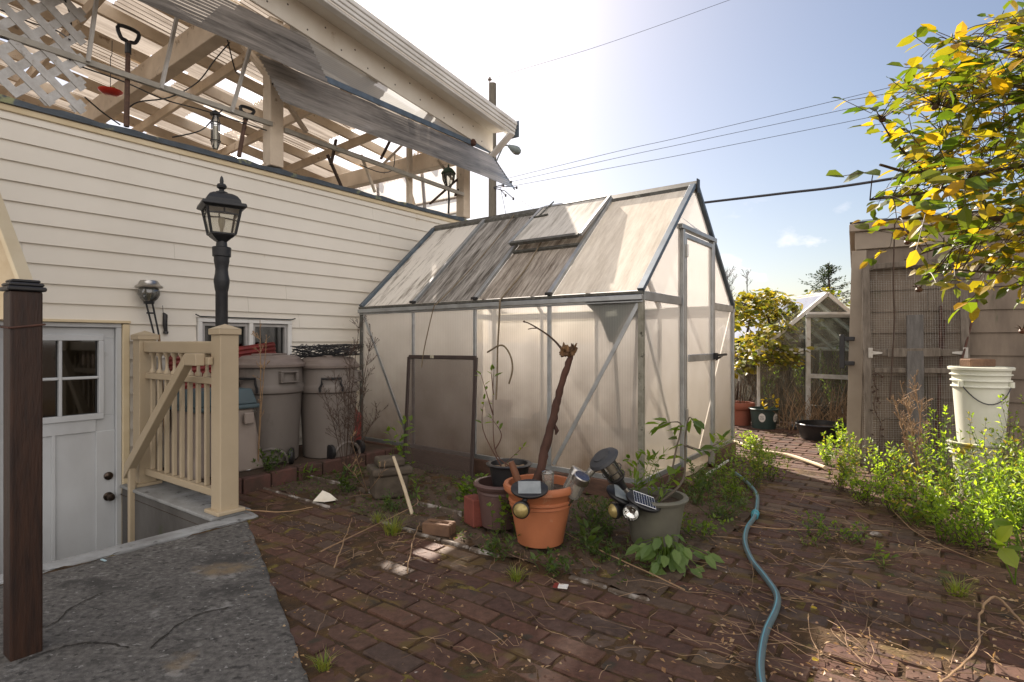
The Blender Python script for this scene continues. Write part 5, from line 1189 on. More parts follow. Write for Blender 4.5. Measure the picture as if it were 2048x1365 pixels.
bucket("lower grimy white bucket that carries the lidded one", 0.0, .40, .115, .165, M("lower_bucket", (.55,.55,.46), (.40,.42,.30), .5, 4, 6, spots=((.48,.36,.05), 5, .56)), False, V(q.x*(YB+.1)/YB-.03, YB+.1, 0))
q2 = at(1955, 735, YB+.1); t = thing("brick", "brown brick lying on the lid of the white bucket", "brick", (q2.x, YB+.1, zb_top+.001), R(4)); b = MB(); b.box(-.103,.103,-.05,.05,0,.058); b.build("block", brickb, t, bevel=.006)

# ================================================================== FAR END OF THE YARD
# small old glasshouse
YF = 7.9
def fg(px, py): return at(px, py, YF)
x0, x1, xa = fg(1517,700).x, fg(1793,700).x, fg(1655,700).x
ze, za = fg(1517,703).z, fg(1655,588).z
gh2 = thing("glasshouse", "small old white framed glasshouse overgrown with weeds inside", "greenhouse", (xa, YF, 0))
D2 = 2.6
def fb(nm, segs, mat=aluw, parent=None, w_=.035, d_=.035):
    b = MB()
    for p0, p1 in segs: b.beam(p0, p1, w_, d_, (0,1,0) if abs(p1[1]-p0[1]) < .1 else (0,0,1))
    return b.build(nm, mat, parent or gh2, world=True, bevel=.003)
for x in (x0, x1):
    for y in (YF, YF+D2): fb("corner_post", [(V(x,y,0), V(x,y,ze))])
    for y in (YF+.65, YF+1.3, YF+1.95): fb("mullion", [(V(x,y,0), V(x,y,ze))], aluw, None, .025, .025)
    fb("eave_rail", [(V(x,YF,ze), V(x,YF+D2,ze))])
    for k in range(6): fb("roof_bar", [(V(x,YF+k*D2/5,ze), V(xa,YF+k*D2/5,za))], aluw, None, .05 if k in (0,5) else .03, .04)
fb("ridge", [(V(xa,YF,za), V(xa,YF+D2,za))], aluw, None, .06, .05)
fb("gable_rail", [(V(x0,YF-.001,ze), V(fg(1606,700).x,YF-.001,ze))], aluw, None, .07, .03)
fb("gable_rail", [(V(x0,YF+D2,ze), V(x1,YF+D2,ze))])
dx0, dx1 = fg(1614,700).x, fg(1714,700).x; dzt = fg(1614,632).z
fd = fb("door", [(V(dx0,YF-.03,0.02), V(dx0,YF-.03,dzt)), (V(dx1,YF-.03,0.02), V(dx1,YF-.03,dzt)), (V(dx0+.02,YF-.03,fg(1614,752).z), V(dx1-.02,YF-.03,fg(1614,756).z)), (V(dx0-.02,YF-.028,dzt+.02), V(dx1+.02,YF-.028,dzt+.02))], aluw, None, .06, .03)
fb("door_track", [(V(fg(1608,640).x,YF-.06,fg(1608,640).z+.05), V(x1,YF-.06,fg(1608,640).z+.05))], alu, None, .05, .03)
b = MB(); b.poly(V(dx0,YF-.028,.05),V(dx1,YF-.028,.05),V(dx1,YF-.028,dzt),V(dx0,YF-.028,dzt)); b.build("pane", glassg, fd, world=True)
b = MB(); b.poly(V(x0,YF+.004,.05),V(dx0,YF+.004,.05),V(dx0,YF+.004,ze),V(x0,YF+.004,ze)); b.build("pane", glassg, gh2, world=True)
b = MB(); b.poly(V(x0,YF+.004,ze+.03),V(x1,YF+.004,ze+.03),V(xa,YF+.004,za)); b.build("pane", glassg, gh2, world=True)
for x in (x0, x1):
    b = MB(); b.poly(V(x,YF,.05),V(x,YF+D2,.05),V(x,YF+D2,ze),V(x,YF,ze)); b.build("pane", glassg, gh2, world=True)
    b = MB(); b.poly(V(x,YF+.02,ze+.02),V(x,YF+D2,ze+.02),V(xa,YF+D2,za+.02),V(xa,YF+.02,za+.02)); b.build("roof_pane", GLASS("streaked_roof_glass", (.86,.9,.89), .02, .2, (.36,.35,.32)), gh2, world=True)
q = gnd(1488, 852); t1 = pot("plant_pot", "faded terracotta pot beside the greenhouse at the end of the path", V(q.x,q.y+.15,.0), .185, .14, .31, terra2, rim=.06, rings=((.7,.004),))
q = gnd(1538, 860); gp_ = V(q.x,q.y+.15,.0); t2 = pot("plant_pot", "dark green pot with two white ovals near the glasshouse", gp_, .175, .145, .27, greenp, rim=.015)
for ang in (-122, -58):
    b = MB(); a = R(ang); n_ = V(math.cos(a), math.sin(a), 0); sd = V(-math.sin(a), math.cos(a), 0); rr = .1655
    b.poly(*[n_*(rr*math.cos(.042*math.cos(k*.349)/rr)) + sd*(.042*math.cos(k*.349)) + V(0,0,.155+.058*math.sin(k*.349)) + n_*(.058*math.sin(k*.349)*.11+.003) for k in range(18)])
    ov = b.build("oval_mark", whitep, t2)
    b = MB(); rs = random.Random(ang)
    for k in range(3):
        z = .135 + k*.018; b.tube([n_*(rr+.008+(z-.155)*.11) + sd*(-.026+.052*j/8) + V(0,0,z+rs.uniform(-.005,.005)) for j in range(9)], .002, 4)
    b.build("script_mark", greenp, ov)
for (px, py, rt, h, lab) in ((1662,884,.27,.19,"wide shallow black tub on the path edge"),(1664,842,.21,.22,"smaller black tub of dead stems before the glasshouse door")):
    q = gnd(px, py); pot("tub", lab, V(q.x,q.y+.2,0), rt, rt*.82, h, blackp, soilm, .02)
q = gnd(1612, 858); t = thing("garden_tray", "flat grey tray lying at the glasshouse foot", "tray", (q.x,q.y,.005)); b = MB(); b.lathe([(0,.0),(.17,.0),(.19,.03),(.18,.03),(.165,.008),(0,.008)], n=24); b.build("dish", M("tray_grey", (.16,.18,.2), None, .4), t, smooth=True)
# dark plank fence and low shed behind the vines
fen = thing("plank_fence", "dark weathered plank fence behind the vines", "fence", (2.2, 10.6, 0))
b = MB()
for k in range(64):
    x = k*.15; hgt = 1.42 + rng.uniform(-.05,.05); b.box(x+.003, x+.147, rng.uniform(-.008,.0), .02, 0, hgt)
b.build("planks", fencem, fen)
b = MB(); b.box(0,9.6,.021,.07,.3,.4); b.box(0,9.6,.021,.07,1.1,1.2); b.build("rails", fencem, fen)
fs_ = thing("outbuilding", "dark roofed outbuilding beyond the yellow vine", "outbuilding", (3.2, 13.2, 0))
b = MB(); b.box(-.8,2.5,0,3,0,1.9); b.build("wall", fencem, fs_)
b = MB(); b.prism([(-1.0,-.3,2.62),(2.0,-.3,1.95),(2.7,-.3,1.7),(2.7,-.3,1.8),(2.0,-.3,2.06),(-1.0,-.3,2.74)], (0,3.6,0)); b.build("roof", rooff, fs_)
b = MB(); b.box(-.7,.6,-.05,-.0,.9,1.4); b.build("window_opening", M("dark_pane", (.03,.035,.04), None, .2), fs_)
# pergola frame carrying the vine
pg = thing("vine_pergola", "rough dark timber frame that carries the yellow vine", "pergola", (3.0, 8.9, 0))
b = MB(); b.beam((-.3,0,1.18),(1.7,0,1.10),.06,.08); b.build("beam", fencem, pg); b = MB(); b.beam((-.3,1.0,1.25),(1.7,1.0,1.2),.06,.08); b.build("beam", fencem, pg)
for x in (.05, .55, 1.55):
    b = MB(); b.beam((x,0,0),(x,0,1.2),.06,.06); b.build("post", fencem, pg)

# ---- plants --------------------------------------------------------------------------------------------------------
def plant(name, label, cat, base, stems, leafm, stemm, leaf=(.05,.022), per=10, spread=.5, group=None, big=False, fold=.25, up=.3, start=.15, r=.004, tipleaves=2, parent=None, world=True):
    """stems = lists of world points; leaves are set along each stem"""
    t = parent or thing(name, label, cat, base, 0, group)
    sb, lb = MB(), MB()
    for st in stems:
        pts = smoothpath(st, 5) if len(st) > 2 else [Vector(p) for p in st]
        sb.tube(pts, [r*(1-.75*i/max(1,len(pts)-1)) for i in range(len(pts))], 5)
        m = len(pts)-1
        for k in range(per):
            f = start + (1-start)*(k+rng.random()*.6)/per; i = min(m-1, int(f*m)); fr = f*m - i
            p = pts[i].lerp(pts[i+1], min(1,fr)); d = (pts[i+1]-pts[i]).normalized()
            o_ = rdir(-.4,.9); o_ = (o_ - d*o_.dot(d)); 
            if o_.length < .05: continue
            dr = (o_.normalized()*spread + d*(1-spread)*.9 + V(0,0,up*.3)).normalized(); s_ = rng.uniform(.65,1.2)
            nr = (V(0,0,1) + rdir()*.5)
            (lb.leaf if big else lb.leaf2)(p + dr*leaf[0]*.1, dr, nr, leaf[0]*s_, leaf[1]*s_)
        for k in range(tipleaves):
            d = (pts[-1]-pts[-2]).normalized(); dr = (d + rdir()*.45).normalized(); (lb.leaf if big else lb.leaf2)(pts[-1], dr, V(0,0,1)+rdir()*.5, leaf[0]*.8, leaf[1]*.8)
    if sb.v: sb.build("stems", stemm, t, world=world, smooth=True)
    if lb.v: lb.build("foliage", leafm, t, world=world)
    return t
def bushstems(base, n, h, lean, wob=.04, z0=0, toward=None):
    out = []
    for k in range(n):
        a = rng.uniform(0,6.28); l = rng.uniform(.1,1)*lean; hh = h*rng.uniform(.55,1.08)
        b0 = V(base) + V(rng.uniform(-.06,.06), rng.uniform(-.06,.06), 0)
        dx = V(math.cos(a)*l, math.sin(a)*l, 0) + (V(toward)*hh if toward else V(0,0,0))
        out.append([b0 + V(0,0,z0), b0 + dx*.3 + V(rng.uniform(-wob,wob), rng.uniform(-wob,wob), hh*.4), b0 + dx*.65 + V(rng.uniform(-wob,wob), rng.uniform(-wob,wob), hh*.75), b0 + dx + V(0,0,hh)])
    return out
# bright green shrub thicket along the shed: one shrub after another
shr = [((1660,930),10,.30,.14,"low bright shrub spilling onto the path by the shed corner"),((1700,960),14,.40,.18,"bright leafy shrub at the foot of the shed corner board"),((1690,905),8,.30,.12,"small bright shrub behind the one at the shed corner"),
       ((1765,985),14,.34,.18,"bright leafy shrub in front of the mesh gate"),((1820,1000),14,.40,.18,"bright leafy shrub before the grey plank"),((1875,1010),12,.60,.14,"tall thin bright shrub between the plank and the bucket"),
       ((1925,1030),16,.46,.20,"bright leafy shrub in front of the white bucket, nearest its left side"),((1990,1030),16,.58,.20,"bushy bright shrub in front of the white bucket, nearest its right side"),((2040,1010),16,.66,.2,"bright shrub at the bucket's far side by the shed boards"),
       ((2010,1105),16,.46,.22,"near bright shrub with dense fresh shoots at the yard's right edge"),((1900,1085),10,.24,.18,"low shrub with bright shoots on the brick paving"),((2075,1130),16,.6,.22,"nearest bright shrub reaching out of the picture on the right"),((1835,1050),8,.18,.16,"smallest bright shrub creeping over the paving"),
       ((1730,1010),12,.26,.18,"bright shrub in front of the gate's left stile, low and broad"),((1795,1030),12,.28,.18,"bright shrub spreading between the gate and the brick paving"),((1860,1045),14,.34,.18,"bright shrub below the dry flower stalk"),((1960,1065),16,.42,.18,"dense bright shrub hiding the lower bucket's foot"),
       ((1945,1105),12,.30,.16,"bright shrub leaning over the paving beside the dark grass tuft"),((2045,1060),16,.56,.18,"bright upright shrub just before the rightmost boards"),((1680,985),10,.22,.16,"bright creeping shrub beside the beige hose end")]
for (pp_, n, h, le, lab) in shr:
    q = gnd(*pp_); plant("shrub", lab, "shrub", q, bushstems(q, int(n*1.55), h*rng.uniform(.8,1.12), le*1.1), rng.choice((lf_shrub, lf_shrub, lf_shrub2)), barkd if rng.random() < .5 else lf_mid, (.038,.018), 14, .6, "bright shrubs along the shed", r=.0026)
# dry flower stalks
def drystalk(label, base, tops, fine=14, sp=.06, r=.003, mat=strawt, cat="dead plant"):
    t = thing("dry_stalk", label, cat, base); b = MB(); rs = random.Random(hash(label) % 999 if False else len(label))
    for tp in tops:
        ctl = [V(base), V(base).lerp(V(tp), .5) + V(rs.uniform(-.02,.02), rs.uniform(-.02,.02), 0), V(tp)]
        pts = smoothpath(ctl, 6); b.tube(pts, [r*(1-.6*i/12) for i in range(len(pts))], 5)
        for k in range(fine):
            f = rs.uniform(.45,1); i = min(len(pts)-2, int(f*(len(pts)-1))); p = pts[i]
            d = (rdir(-.1,1) + V(0,0,.6)).normalized()*rs.uniform(.3,1)*sp
            b.tube([p, p+d*.6+rdir()*.006, p+d], r*.35, 3, False); b.tube([p+d*.97, p+d*1.0+rdir()*.004], r*.9, 4)
            e = p + d*.6
            for _ in range(2): d2 = (rdir(-.1,1)+d.normalized()).normalized()*sp*.4; b.tube([e, e+d2], r*.3, 3, False)
    b.build("stems", mat, t, world=True)
q = gnd(1845, 985); drystalk("dry brown flower stalk fanning out before the grey plank", q, [at(1800,762,4.15), at(1828,752,4.2), at(1815,790,4.1), at(1790,800,4.12), at(1843,800,4.15), at(1805,840,4.1)], 24, .11, .005)
q = gnd(515, 940, .1); drystalk("tall thin dead stalk in front of the stickered bin", q, [at(533,680,4.55), at(520,640,4.6)], 10, .10, .006)
q = gnd(690, 965); 
drystalk("reddish dead weed thicket between the bin and the greenhouse corner", q, [at(720,640,4.75), at(745,665,4.6), at(700,700,4.5), at(690,760,4.5), at(735,740,4.55), at(650,790,4.6), at(712,800,4.5), at(668,740,4.55), at(760,820,4.4)], 26, .15, .004, barkd)
q = gnd(735, 985); drystalk("arching tan dead grass by the stone pedestal", q, [at(700,870,4.0), at(770,935,3.8), at(690,930,3.9)], 6, .10, .003)
# plants in pots
o_ = NP + V(0,0,.14)
plant("sapling", "spindly sapling growing from the black nursery pot", "sapling", o_, [[o_, at(990,900,o_.y), at(986,800,o_.y+.02), at(988,740,o_.y)], [at(990,900,o_.y), at(1003,870,o_.y), at(984,838,o_.y)], [at(986,830,o_.y), at(974,790,o_.y-.03), at(962,750,o_.y)], [at(987,790,o_.y), at(984,760,o_.y+.02), at(982,742,o_.y+.02)], [o_+V(-.05,0,0), at(966,860,o_.y+.05), at(968,800,o_.y+.05)], [o_+V(.04,0,0), at(1010,930,o_.y), at(1046,895,o_.y+.02)]], lf_mid, rust, (.055,.02), 3, .65, None, True, r=.0045, start=.55)
o_ = GP + V(0,0,.22)
plant("climbing_plant", "tall twining plant with drooping leaves in the grey green pot", "climber", o_, [[o_, at(1338,960,o_.y), at(1352,900,o_.y), at(1362,850,o_.y), at(1340,845,o_.y-.03), at(1320,852,o_.y-.05)], [o_+V(.03,0,0), at(1366,960,o_.y+.02), at(1370,880,o_.y+.02), at(1378,836,o_.y), at(1388,845,o_.y-.02)], [at(1368,890,o_.y), at(1400,900,o_.y), at(1430,890,o_.y), at(1445,880,o_.y)]], lf_mid, wood_gr, (.10,.055), 9, .75, None, True, up=-1.0, r=.008)
plant("weed", "pale leafy weeds sprouting in the grey green pot", "weed", o_+V(-.06,.02,0), bushstems(o_+V(-.04,.02,0), 9, .30, .12), lf_mid, lf_mid, (.07,.028), 7, .6, None, True, r=.003)
q = GP + V(-.01,-.30,0); t = thing("broad_leaved_plant", "broad pale green leaves spreading in front of the grey green pot", "plant", q); lb, sb = MB(), MB()
for k in range(44):
    a = rng.uniform(-2.9, .2) if k > 8 else rng.uniform(0,6.28); rr = rng.uniform(.02,.17); p = V(math.cos(a)*rr*1.25, math.sin(a)*rr*.7, rng.uniform(.05,.17) - rr*.35)
    d = V(math.cos(a), math.sin(a)*.8, rng.uniform(-.9,-.1)); s_ = rng.uniform(.7,1.15); lb.leaf(p, d, V(0,-.5,1)+rdir()*.3, .085*s_, .052*s_, .2, .25); sb.tube([V(0,.03,-.01), p*.6+V(0,.01,.05), p], .002, 4)
sb.build("stems", lf_mid, t); lb.build("foliage", lf_broad, t)
# ferny and creeping weeds of the bed, each clump its own plant
def weed(label, px, py, n, h, le, leafm=lf_dark, leaf=(.045,.022), per=9, cat="weed", big=False, group="weeds in the greenhouse bed", z=0.0):
    q = gnd(px, py, z); return plant("weed", label, cat, q, bushstems(q, n, h, le), leafm, lf_dark, leaf, per, .65, group, big, r=.0022)
weed("ferny weed between the terracotta pot and the grey green pot", 1210, 1075, 16, .17, .16, lf_dark, (.024,.012), 18)
weed("ferny weed under the amber lensed spotlight", 1190, 1040, 12, .15, .13, lf_dark, (.024,.012), 16)
weed("broad dock leaf at the right foot of the terracotta pot", 1165, 1105, 4, .13, .06, lf_dark, (.10,.045), 2, big=True)
weed("small weed at the left foot of the terracotta pot", 1010, 1115, 10, .10, .12, lf_dark, (.04,.018), 7)
weed("small weed right before the terracotta pot", 1100, 1142, 8, .09, .10, lf_dark, (.04,.02), 5, big=True)
weed("ivy creeping down the side of the dull brown pot", 1012, 1075, 8, .26, .06, lf_mid, (.035,.03), 6, big=True)
weed("leafy weed between the screen foot and the black nursery pot", 930, 1000, 12, .17, .16, lf_mid, (.055,.032), 5, big=True)
weed("leafy climber growing up the edge of the brown screen", 800, 985, 7, .52, .10, lf_mid, (.06,.038), 6, big=True)
weed("small twin leaved seedling by the pale stick", 838, 1000, 3, .12, .03, lf_mid, (.06,.018), 2, big=True)
weed("nettle patch between the stone pedestal and the dead weeds", 700, 985, 9, .18, .12, lf_dark, (.05,.025), 6, big=True)
weed("long leaved seedling on the brick kerb", 612, 960, 4, .10, .06, lf_mid, (.09,.022), 3, big=True)
weed("dark weed at the foot of the stickered bin", 545, 945, 12, .15, .14, lf_dark, (.045,.02), 8, z=.1)
weed("leafy weed at the foot of the greenhouse gable", 1415, 985, 16, .22, .2, lf_dark, (.03,.014), 16)
weed("ground hugging weed right of the grey green pot", 1440, 1040, 18, .20, .24, lf_dark, (.032,.015), 13)
weed("bright shrubby weed by the path at the greenhouse corner", 1520, 940, 20, .26, .2, lf_shrub, (.03,.015), 15)
weed("pale flowering weed beside the beige hose", 1500, 905, 16, .20, .14, lf_shrub, (.035,.024), 12)
weed("tall leafy weed at the greenhouse corner by the hose end", 1462, 1000, 16, .36, .16, lf_mid, (.038,.016), 16)
weed("tall leafy weed against the last gable panel", 1505, 975, 16, .36, .18, lf_shrub2, (.034,.015), 16)
weed("bushy weed between the hose end and the sunny path", 1545, 960, 14, .26, .18, lf_shrub, (.032,.016), 14)
weed("dark bushy weed behind the grey green pot", 1390, 1005, 14, .28, .18, lf_dark, (.036,.018), 14)
weed("mossy looking weed in front of the stone pedestal", 790, 1020, 12, .10, .14, lf_dark, (.03,.014), 8)
weed("ground hugging weed between the two pots at the bed's front", 1215, 1120, 14, .08, .2, lf_dark, (.03,.016), 8)
weed("tall shoot against the greenhouse gable panel", 1448, 955, 6, .36, .12, lf_mid, (.04,.013), 18)
weed("low creeping weed over the bed corner", 1400, 1075, 12, .12, .2, lf_mid, (.04,.025), 6, big=True)
weed("leafy weed in the paving joint left of the hose joint", 1480, 1010, 8, .14, .1, lf_mid, (.05,.018), 6)
weed("small weed on the paving right of the hose joint", 1630, 1075, 8, .14, .1, lf_mid, (.03,.014), 9, group="weeds in the paving")
weed("small weed on the paving before the shrubs", 1700, 1085, 8, .10, .12, lf_mid, (.03,.014), 8, group="weeds in the paving")
weed("long leaved seedling alone on the paving", 1775, 1140, 4, .10, .05, lf_mid, (.06,.014), 3, big=True, group="weeds in the paving")
weed("tiny sprawling weed on the paving near the long dead twig", 1640, 1090, 6, .05, .10, lf_mid, (.025,.011), 7, group="weeds in the paving")
q = gnd(2030, 1170); plant("young_vine", "young vine with large lobed bright leaves low at the yard's right edge", "vine", q, [[q, at(2000,1100,q.y-.05), at(1995,1090,q.y-.1)], [q, at(2035,1080,q.y-.02), at(2030,1050,q.y)]], lf_shrub, lf_mid, (.10,.085), 4, .8, None, True, start=.5)
def grass(label, px, py, n, h, sp, m=lf_grass):
    q = gnd(px, py); t = thing("grass_tuft", label, "grass", q, 0, "grass tufts in the paving"); b = MB()
    for k in range(n):
        a = rng.uniform(0,6.28); b.blade(V(math.cos(a), math.sin(a), 0)*rng.uniform(0,sp*.35), V(math.cos(a)*rng.uniform(.1,.8), math.sin(a)*rng.uniform(.1,.8), 1), h*rng.uniform(.5,1.1), .004, rng.uniform(.1,.6))
    b.build("blades", m, t)
grass("fine green grass tuft below the pale leaning stick", 785, 1068, 120, .15, .14); grass("smaller green grass tuft left of the fine one", 755, 1045, 50, .09, .1)
grass("yellow green grass tuft before the terracotta pot", 1033, 1160, 70, .08, .09); grass("dark grass tuft among the twigs on the right", 1915, 1190, 90, .10, .12); grass("sunlit yellow grass tuft at the slab end", 648, 1338, 60, .07, .08, lf_grass)
# vine over the pergola: a mass of yellow leaves on its own stems
t = thing("vine", "yellow leaved vine sprawling over the dark pergola by the glasshouse", "vine", (3.6, 8.8, 0)); lb, sb = MB(), MB()
def spray(lb, sb, p0, p1, n, ls, wd=.75, rr=.006, dz=.06, f2=True):
    mid = p0.lerp(p1,.5) + V(0,0,.05); pts = smoothpath([p0, mid, p1], 5); sb.tube(pts, [rr*(1-.06*i) for i in range(len(pts))], 4)
    for k in range(n):
        p = pts[rng.randrange(len(pts))] + rdir()*dz; lb.leaf(p, rdir(-.6,.5), V(0,0,1)+rdir()*.8, ls*rng.uniform(.6,1.2), ls*wd*rng.uniform(.6,1.1), .2, .2)
for cane, r_ in (([(1490,850,8.3),(1520,760,8.4),(1545,690,8.5),(1535,630,8.7)], .02), ([(1468,860,8.6),(1480,740,8.6),(1500,640,8.7)], .018), ([(1490,820,8.2),(1530,730,8.1),(1550,690,8.1)], .012)):
    cb_ = MB(); cb_.tube(smoothpath([at(*p) for p in cane], 5), r_, 6); cb_.build("cane", barkd, t, world=True, smooth=True)
for k in range(95):
    px, py = rng.uniform(1462,1606), rng.uniform(580,655); Y_ = rng.uniform(8.3,9.4)
    if py < 590 + abs(px-1530)*.14: continue
    p = at(px, py, Y_); spray(lb, sb, p, p + V(rng.uniform(-.3,.3), rng.uniform(-.2,.2), rng.uniform(-.08,.08)), 15, .115)
for k in range(55):
    px, py = rng.uniform(1468,1585), rng.uniform(680,745); Y_ = rng.uniform(7.9,8.5)
    p = at(px, py - (px-1470)*.15, Y_); spray(lb, sb, p, p + V(rng.uniform(-.3,.3), rng.uniform(-.2,.2), rng.uniform(-.1,.1)), 10, .115)
for k in range(26):
    px, py = rng.uniform(1500,1590), rng.uniform(655,730); p = at(px, py, rng.uniform(7.5,7.8)); spray(lb, sb, p, p + V(rng.uniform(-.25,.25), rng.uniform(-.1,.1), rng.uniform(-.1,.1)), 9, .10)
for (px, py) in ((1600,603),(1625,598),(1650,585),(1672,592),(1690,605),(1612,610),(1640,600),(1660,590),(1705,608)):
    p = at(px, py, 9.0); spray(lb, sb, p, p + V(rng.uniform(-.2,.25), .1, rng.uniform(-.08,.04)), 10, .10)
sb.build("stems", barkd, t, world=True); lb.build("foliage", lf_vine, t, world=True)
# weeds inside and in front of the glasshouse
for i, (x, y, h, lab, lm) in enumerate(((xa+.15,YF+1.0,1.25,"tall feathery green weed inside the glasshouse",lf_mid),(xa-.35,YF+1.2,.9,"leafy green weed inside the glasshouse beside the tall one",lf_mid),(xa+.45,YF+.7,1.0,"seeding green weed inside the glasshouse behind the door",lf_mid),(xa-.7,YF+1.6,.8,"darker weed at the far side inside the glasshouse",lf_dark))):
    plant("weed", lab, "weed", (x,y,0), bushstems((x,y,0), 14, h, .28), lm, strawt, (.07,.02), 24, .5, "weeds inside the glasshouse", r=.006)
def reeds(name, label, x0, x1, y0, y1, n, h, mats=strawt):
    b = MB()
    for k in range(n):
        x, y = rng.uniform(x0,x1), rng.uniform(y0,y1); hh = h*rng.uniform(.4,1.1); dx, dy = rng.uniform(-.3,.3), rng.uniform(-.15,.15)
        b.tube([V(x,y,0), V(x+dx*.3,y+dy*.3,hh*.5), V(x+dx,y+dy,hh)], [.005,.004,.002], 3, False)
    o = b.build(name, mats); structure(o, 'stuff'); tag(o, label, "dead stems")
reeds("dead_stems", "tangle of dead brown stems in and before the glasshouse", x0+.05, x1-.05, YF+.2, YF+2.0, 420, .95, M("dead_stem_brown", (.20,.12,.065), (.10,.06,.035), .85, 6, 5))
reeds("dry_stems", "dry tan stems along the dark fence", x0-.9, x0-.05, YF+.1, YF+1.4, 220, 1.0, M("dead_stem_dark", (.12,.075,.045), (.06,.04,.028), .85, 6, 5))
reeds("dry_stems", "dry tan stems standing before the glasshouse door", dx0-.5, x1, YF-.5, YF-.1, 150, .55)
q = gp_ + V(0,0,.22); plant("potted_plant", "small yellowing plant in the dark green pot", "plant", q, [[q, at(1548,812,q.y), at(1546,798,q.y), at(1530,800,q.y)], [q+V(.05,0,0), at(1552,818,q.y), at(1554,806,q.y)], [q+V(-.06,0,0), at(1528,820,q.y), at(1526,812,q.y)]], lf_yel, lf_mid, (.08,.04), 4, .7, None, True, start=.5)
# dead branches in the tub
q = gnd(1660,842); q.y += .2; t = thing("dead_branch", "pale dead branches standing in the smaller black tub", "branch", q); b = MB()
for (a, c, r_) in (((1650,820),(1648,790),.02),((1655,815),(1676,785),.014),((1670,812),(1664,770),.010),((1690,815),(1700,770),.006),((1680,815),(1672,780),.007),((1600,860),(1652,800),.008),((1662,806),(1676,803),.022)):
    p0, p1 = at(*a, q.y), at(*c, q.y+.05); b.tube(smoothpath([p0, p0.lerp(p1,.5)+V(rng.uniform(-.02,.02),0,0), p1], 4), [r_*(1-.06*i) for i in range(9)], 6)
b.build("stem", M("bleached_branch", (.45,.36,.26), (.28,.2,.13), .8, 10, 6), t, world=True)
# bare twiggy shrub on the far left of the vine and trees beyond
for (px, pyt, pyb, Y_, lab) in ((1455,540,640,14,"bare twiggy shrub top beside the outbuilding roof"),(1493,545,620,16,"single bare twig standing above the outbuilding roof")):
    q = at(px, pyb, Y_); q.z = 0; drystalk(lab, q, [at(px+d_, pyt+abs(d_)*2, Y_) for d_ in ((-6,0,5,9,-2) if px < 1480 else (0,2))], 12, .35, .012, barkd, "bare shrub")
YC = 32.0; qb = at(1660, 700, YC); con = thing("conifer", "dark open branched conifer beyond the glasshouse roof", "tree", (qb.x, YC, 0))
ztop = at(1655,530,YC).z; b = MB(); b.tube([V(0,0,0), V(.03,0,ztop*.5), V(-.1,0,ztop)], [.16,.11,.02], 7); b.build("trunk", barkd, con)
lb = MB(); bb = MB()
for k in range(70):
    f = (k/70)**.8; z = ztop*(.45+.55*f); L_ = (1-f)*2.7+.10; a = rng.uniform(0,6.28); d = V(math.cos(a), math.sin(a), rng.uniform(.1,.5)); L_ *= rng.uniform(.5,1.15)
    p0 = V(-.1*f,0,z); bb.tube([p0, p0+d*L_*.5, p0+d*L_+V(0,0,.1)], [.02,.012,.004], 3)
    for j in range(22): p = p0 + d*L_*rng.uniform(.15,1.02) + rdir()*.09; lb.leaf2(p, (d+rdir()*.9), V(0,0,1)+rdir(), rng.uniform(.10,.2), .06)
bb.build("limbs", barkd, con); lb.build("crown", lf_conif, con)
# distant hedge behind everything on the right
for i, (x, y, wd, h, lab) in enumerate(((7.2,15,2.2,2.0,"distant dark green bush beyond the glasshouse"),(9.0,17,3.0,2.3,"distant wide dark bush beyond the glasshouse roof"))):
    t = thing("bush", lab, "bush", (x,y,0), 0, "bushes beyond the yard"); lb = MB(); sb = MB()
    for k in range(900):
        d = rdir(-.2,1); p = V(d.x*wd*rng.uniform(.5,1), d.y*wd*.5, abs(d.z)*h*rng.uniform(.4,.95)); lb.leaf2(p, rdir(), V(0,0,1)+rdir(), .22, .11)
    sb.tube([V(0,0,0), V(.1,0,h*.6)], .07, 6); sb.build("stem", barkd, t); lb.build("foliage", lf_dark, t)

# rose branches reaching in from the right, close to the camera
rose = thing("climbing_rose", "yellowing rose branches hanging in from the right above the shed", "shrub", (3.0, 1.9, 0))
lb, sb = MB(), MB(); hipm = M("rose_hip", (.12,.05,.03), (.07,.06,.03), .5, 20, 3)
def rp3(px, py, Y): return at(px, py, Y)
mains = [([(2480,430,1.9),(2200,440,1.85),(2000,438,1.8),(1880,436,1.75),(1798,436,1.75)], .014),
         ([(2500,300,2.0),(2250,230,1.95),(2050,205,1.9),(1960,230,1.85),(1900,300,1.8),(1840,345,1.75),(1760,330,1.7)], .009),
         ([(2500,340,1.8),(2260,200,1.8),(2060,120,1.75),(1985,100,1.7),(1905,85,1.65)], .007),
         ([(2400,480,1.6),(2180,520,1.6),(2020,545,1.6),(1900,540,1.6),(1850,552,1.6)], .005),
         ([(2450,420,1.75),(2180,330,1.7),(2000,340,1.7),(1880,380,1.68),(1740,400,1.65)], .008),
         ([(2400,500,1.7),(2200,480,1.7),(2020,470,1.7),(1900,490,1.68),(1810,520,1.65)], .005),
         ([(2450,200,1.7),(2200,80,1.7),(2060,60,1.7),(2020,45,1.7)], .006),
         ([(2450,300,2.1),(2200,270,2.1),(2000,255,2.05),(1880,265,2.0)], .006),
         ([(2060,180,1.8),(1990,170,1.75),(1930,215,1.7),(1875,210,1.7)], .005),
         ([(1850,345,1.75),(1790,285,1.72),(1760,240,1.7)], .004)]
allp = []
for pts, r_ in mains:
    P_ = smoothpath([rp3(*p) for p in pts], 8); sb.tube(P_, [r_*(1-.6*i/len(P_)) for i in range(len(P_))], 6); allp += P_[3:]
def inmass(px, py):
    e = 1697 + max(0, (250-py))*1.0 + max(0, py-455)*1.35      # ragged left outline of the mass
    if py < 35 + max(0, 2040-px)*.2: return False
    if py > 575 or (455 < py < 470 and px < 1800): return False
    return px > e
cnt = 0; tries = 0
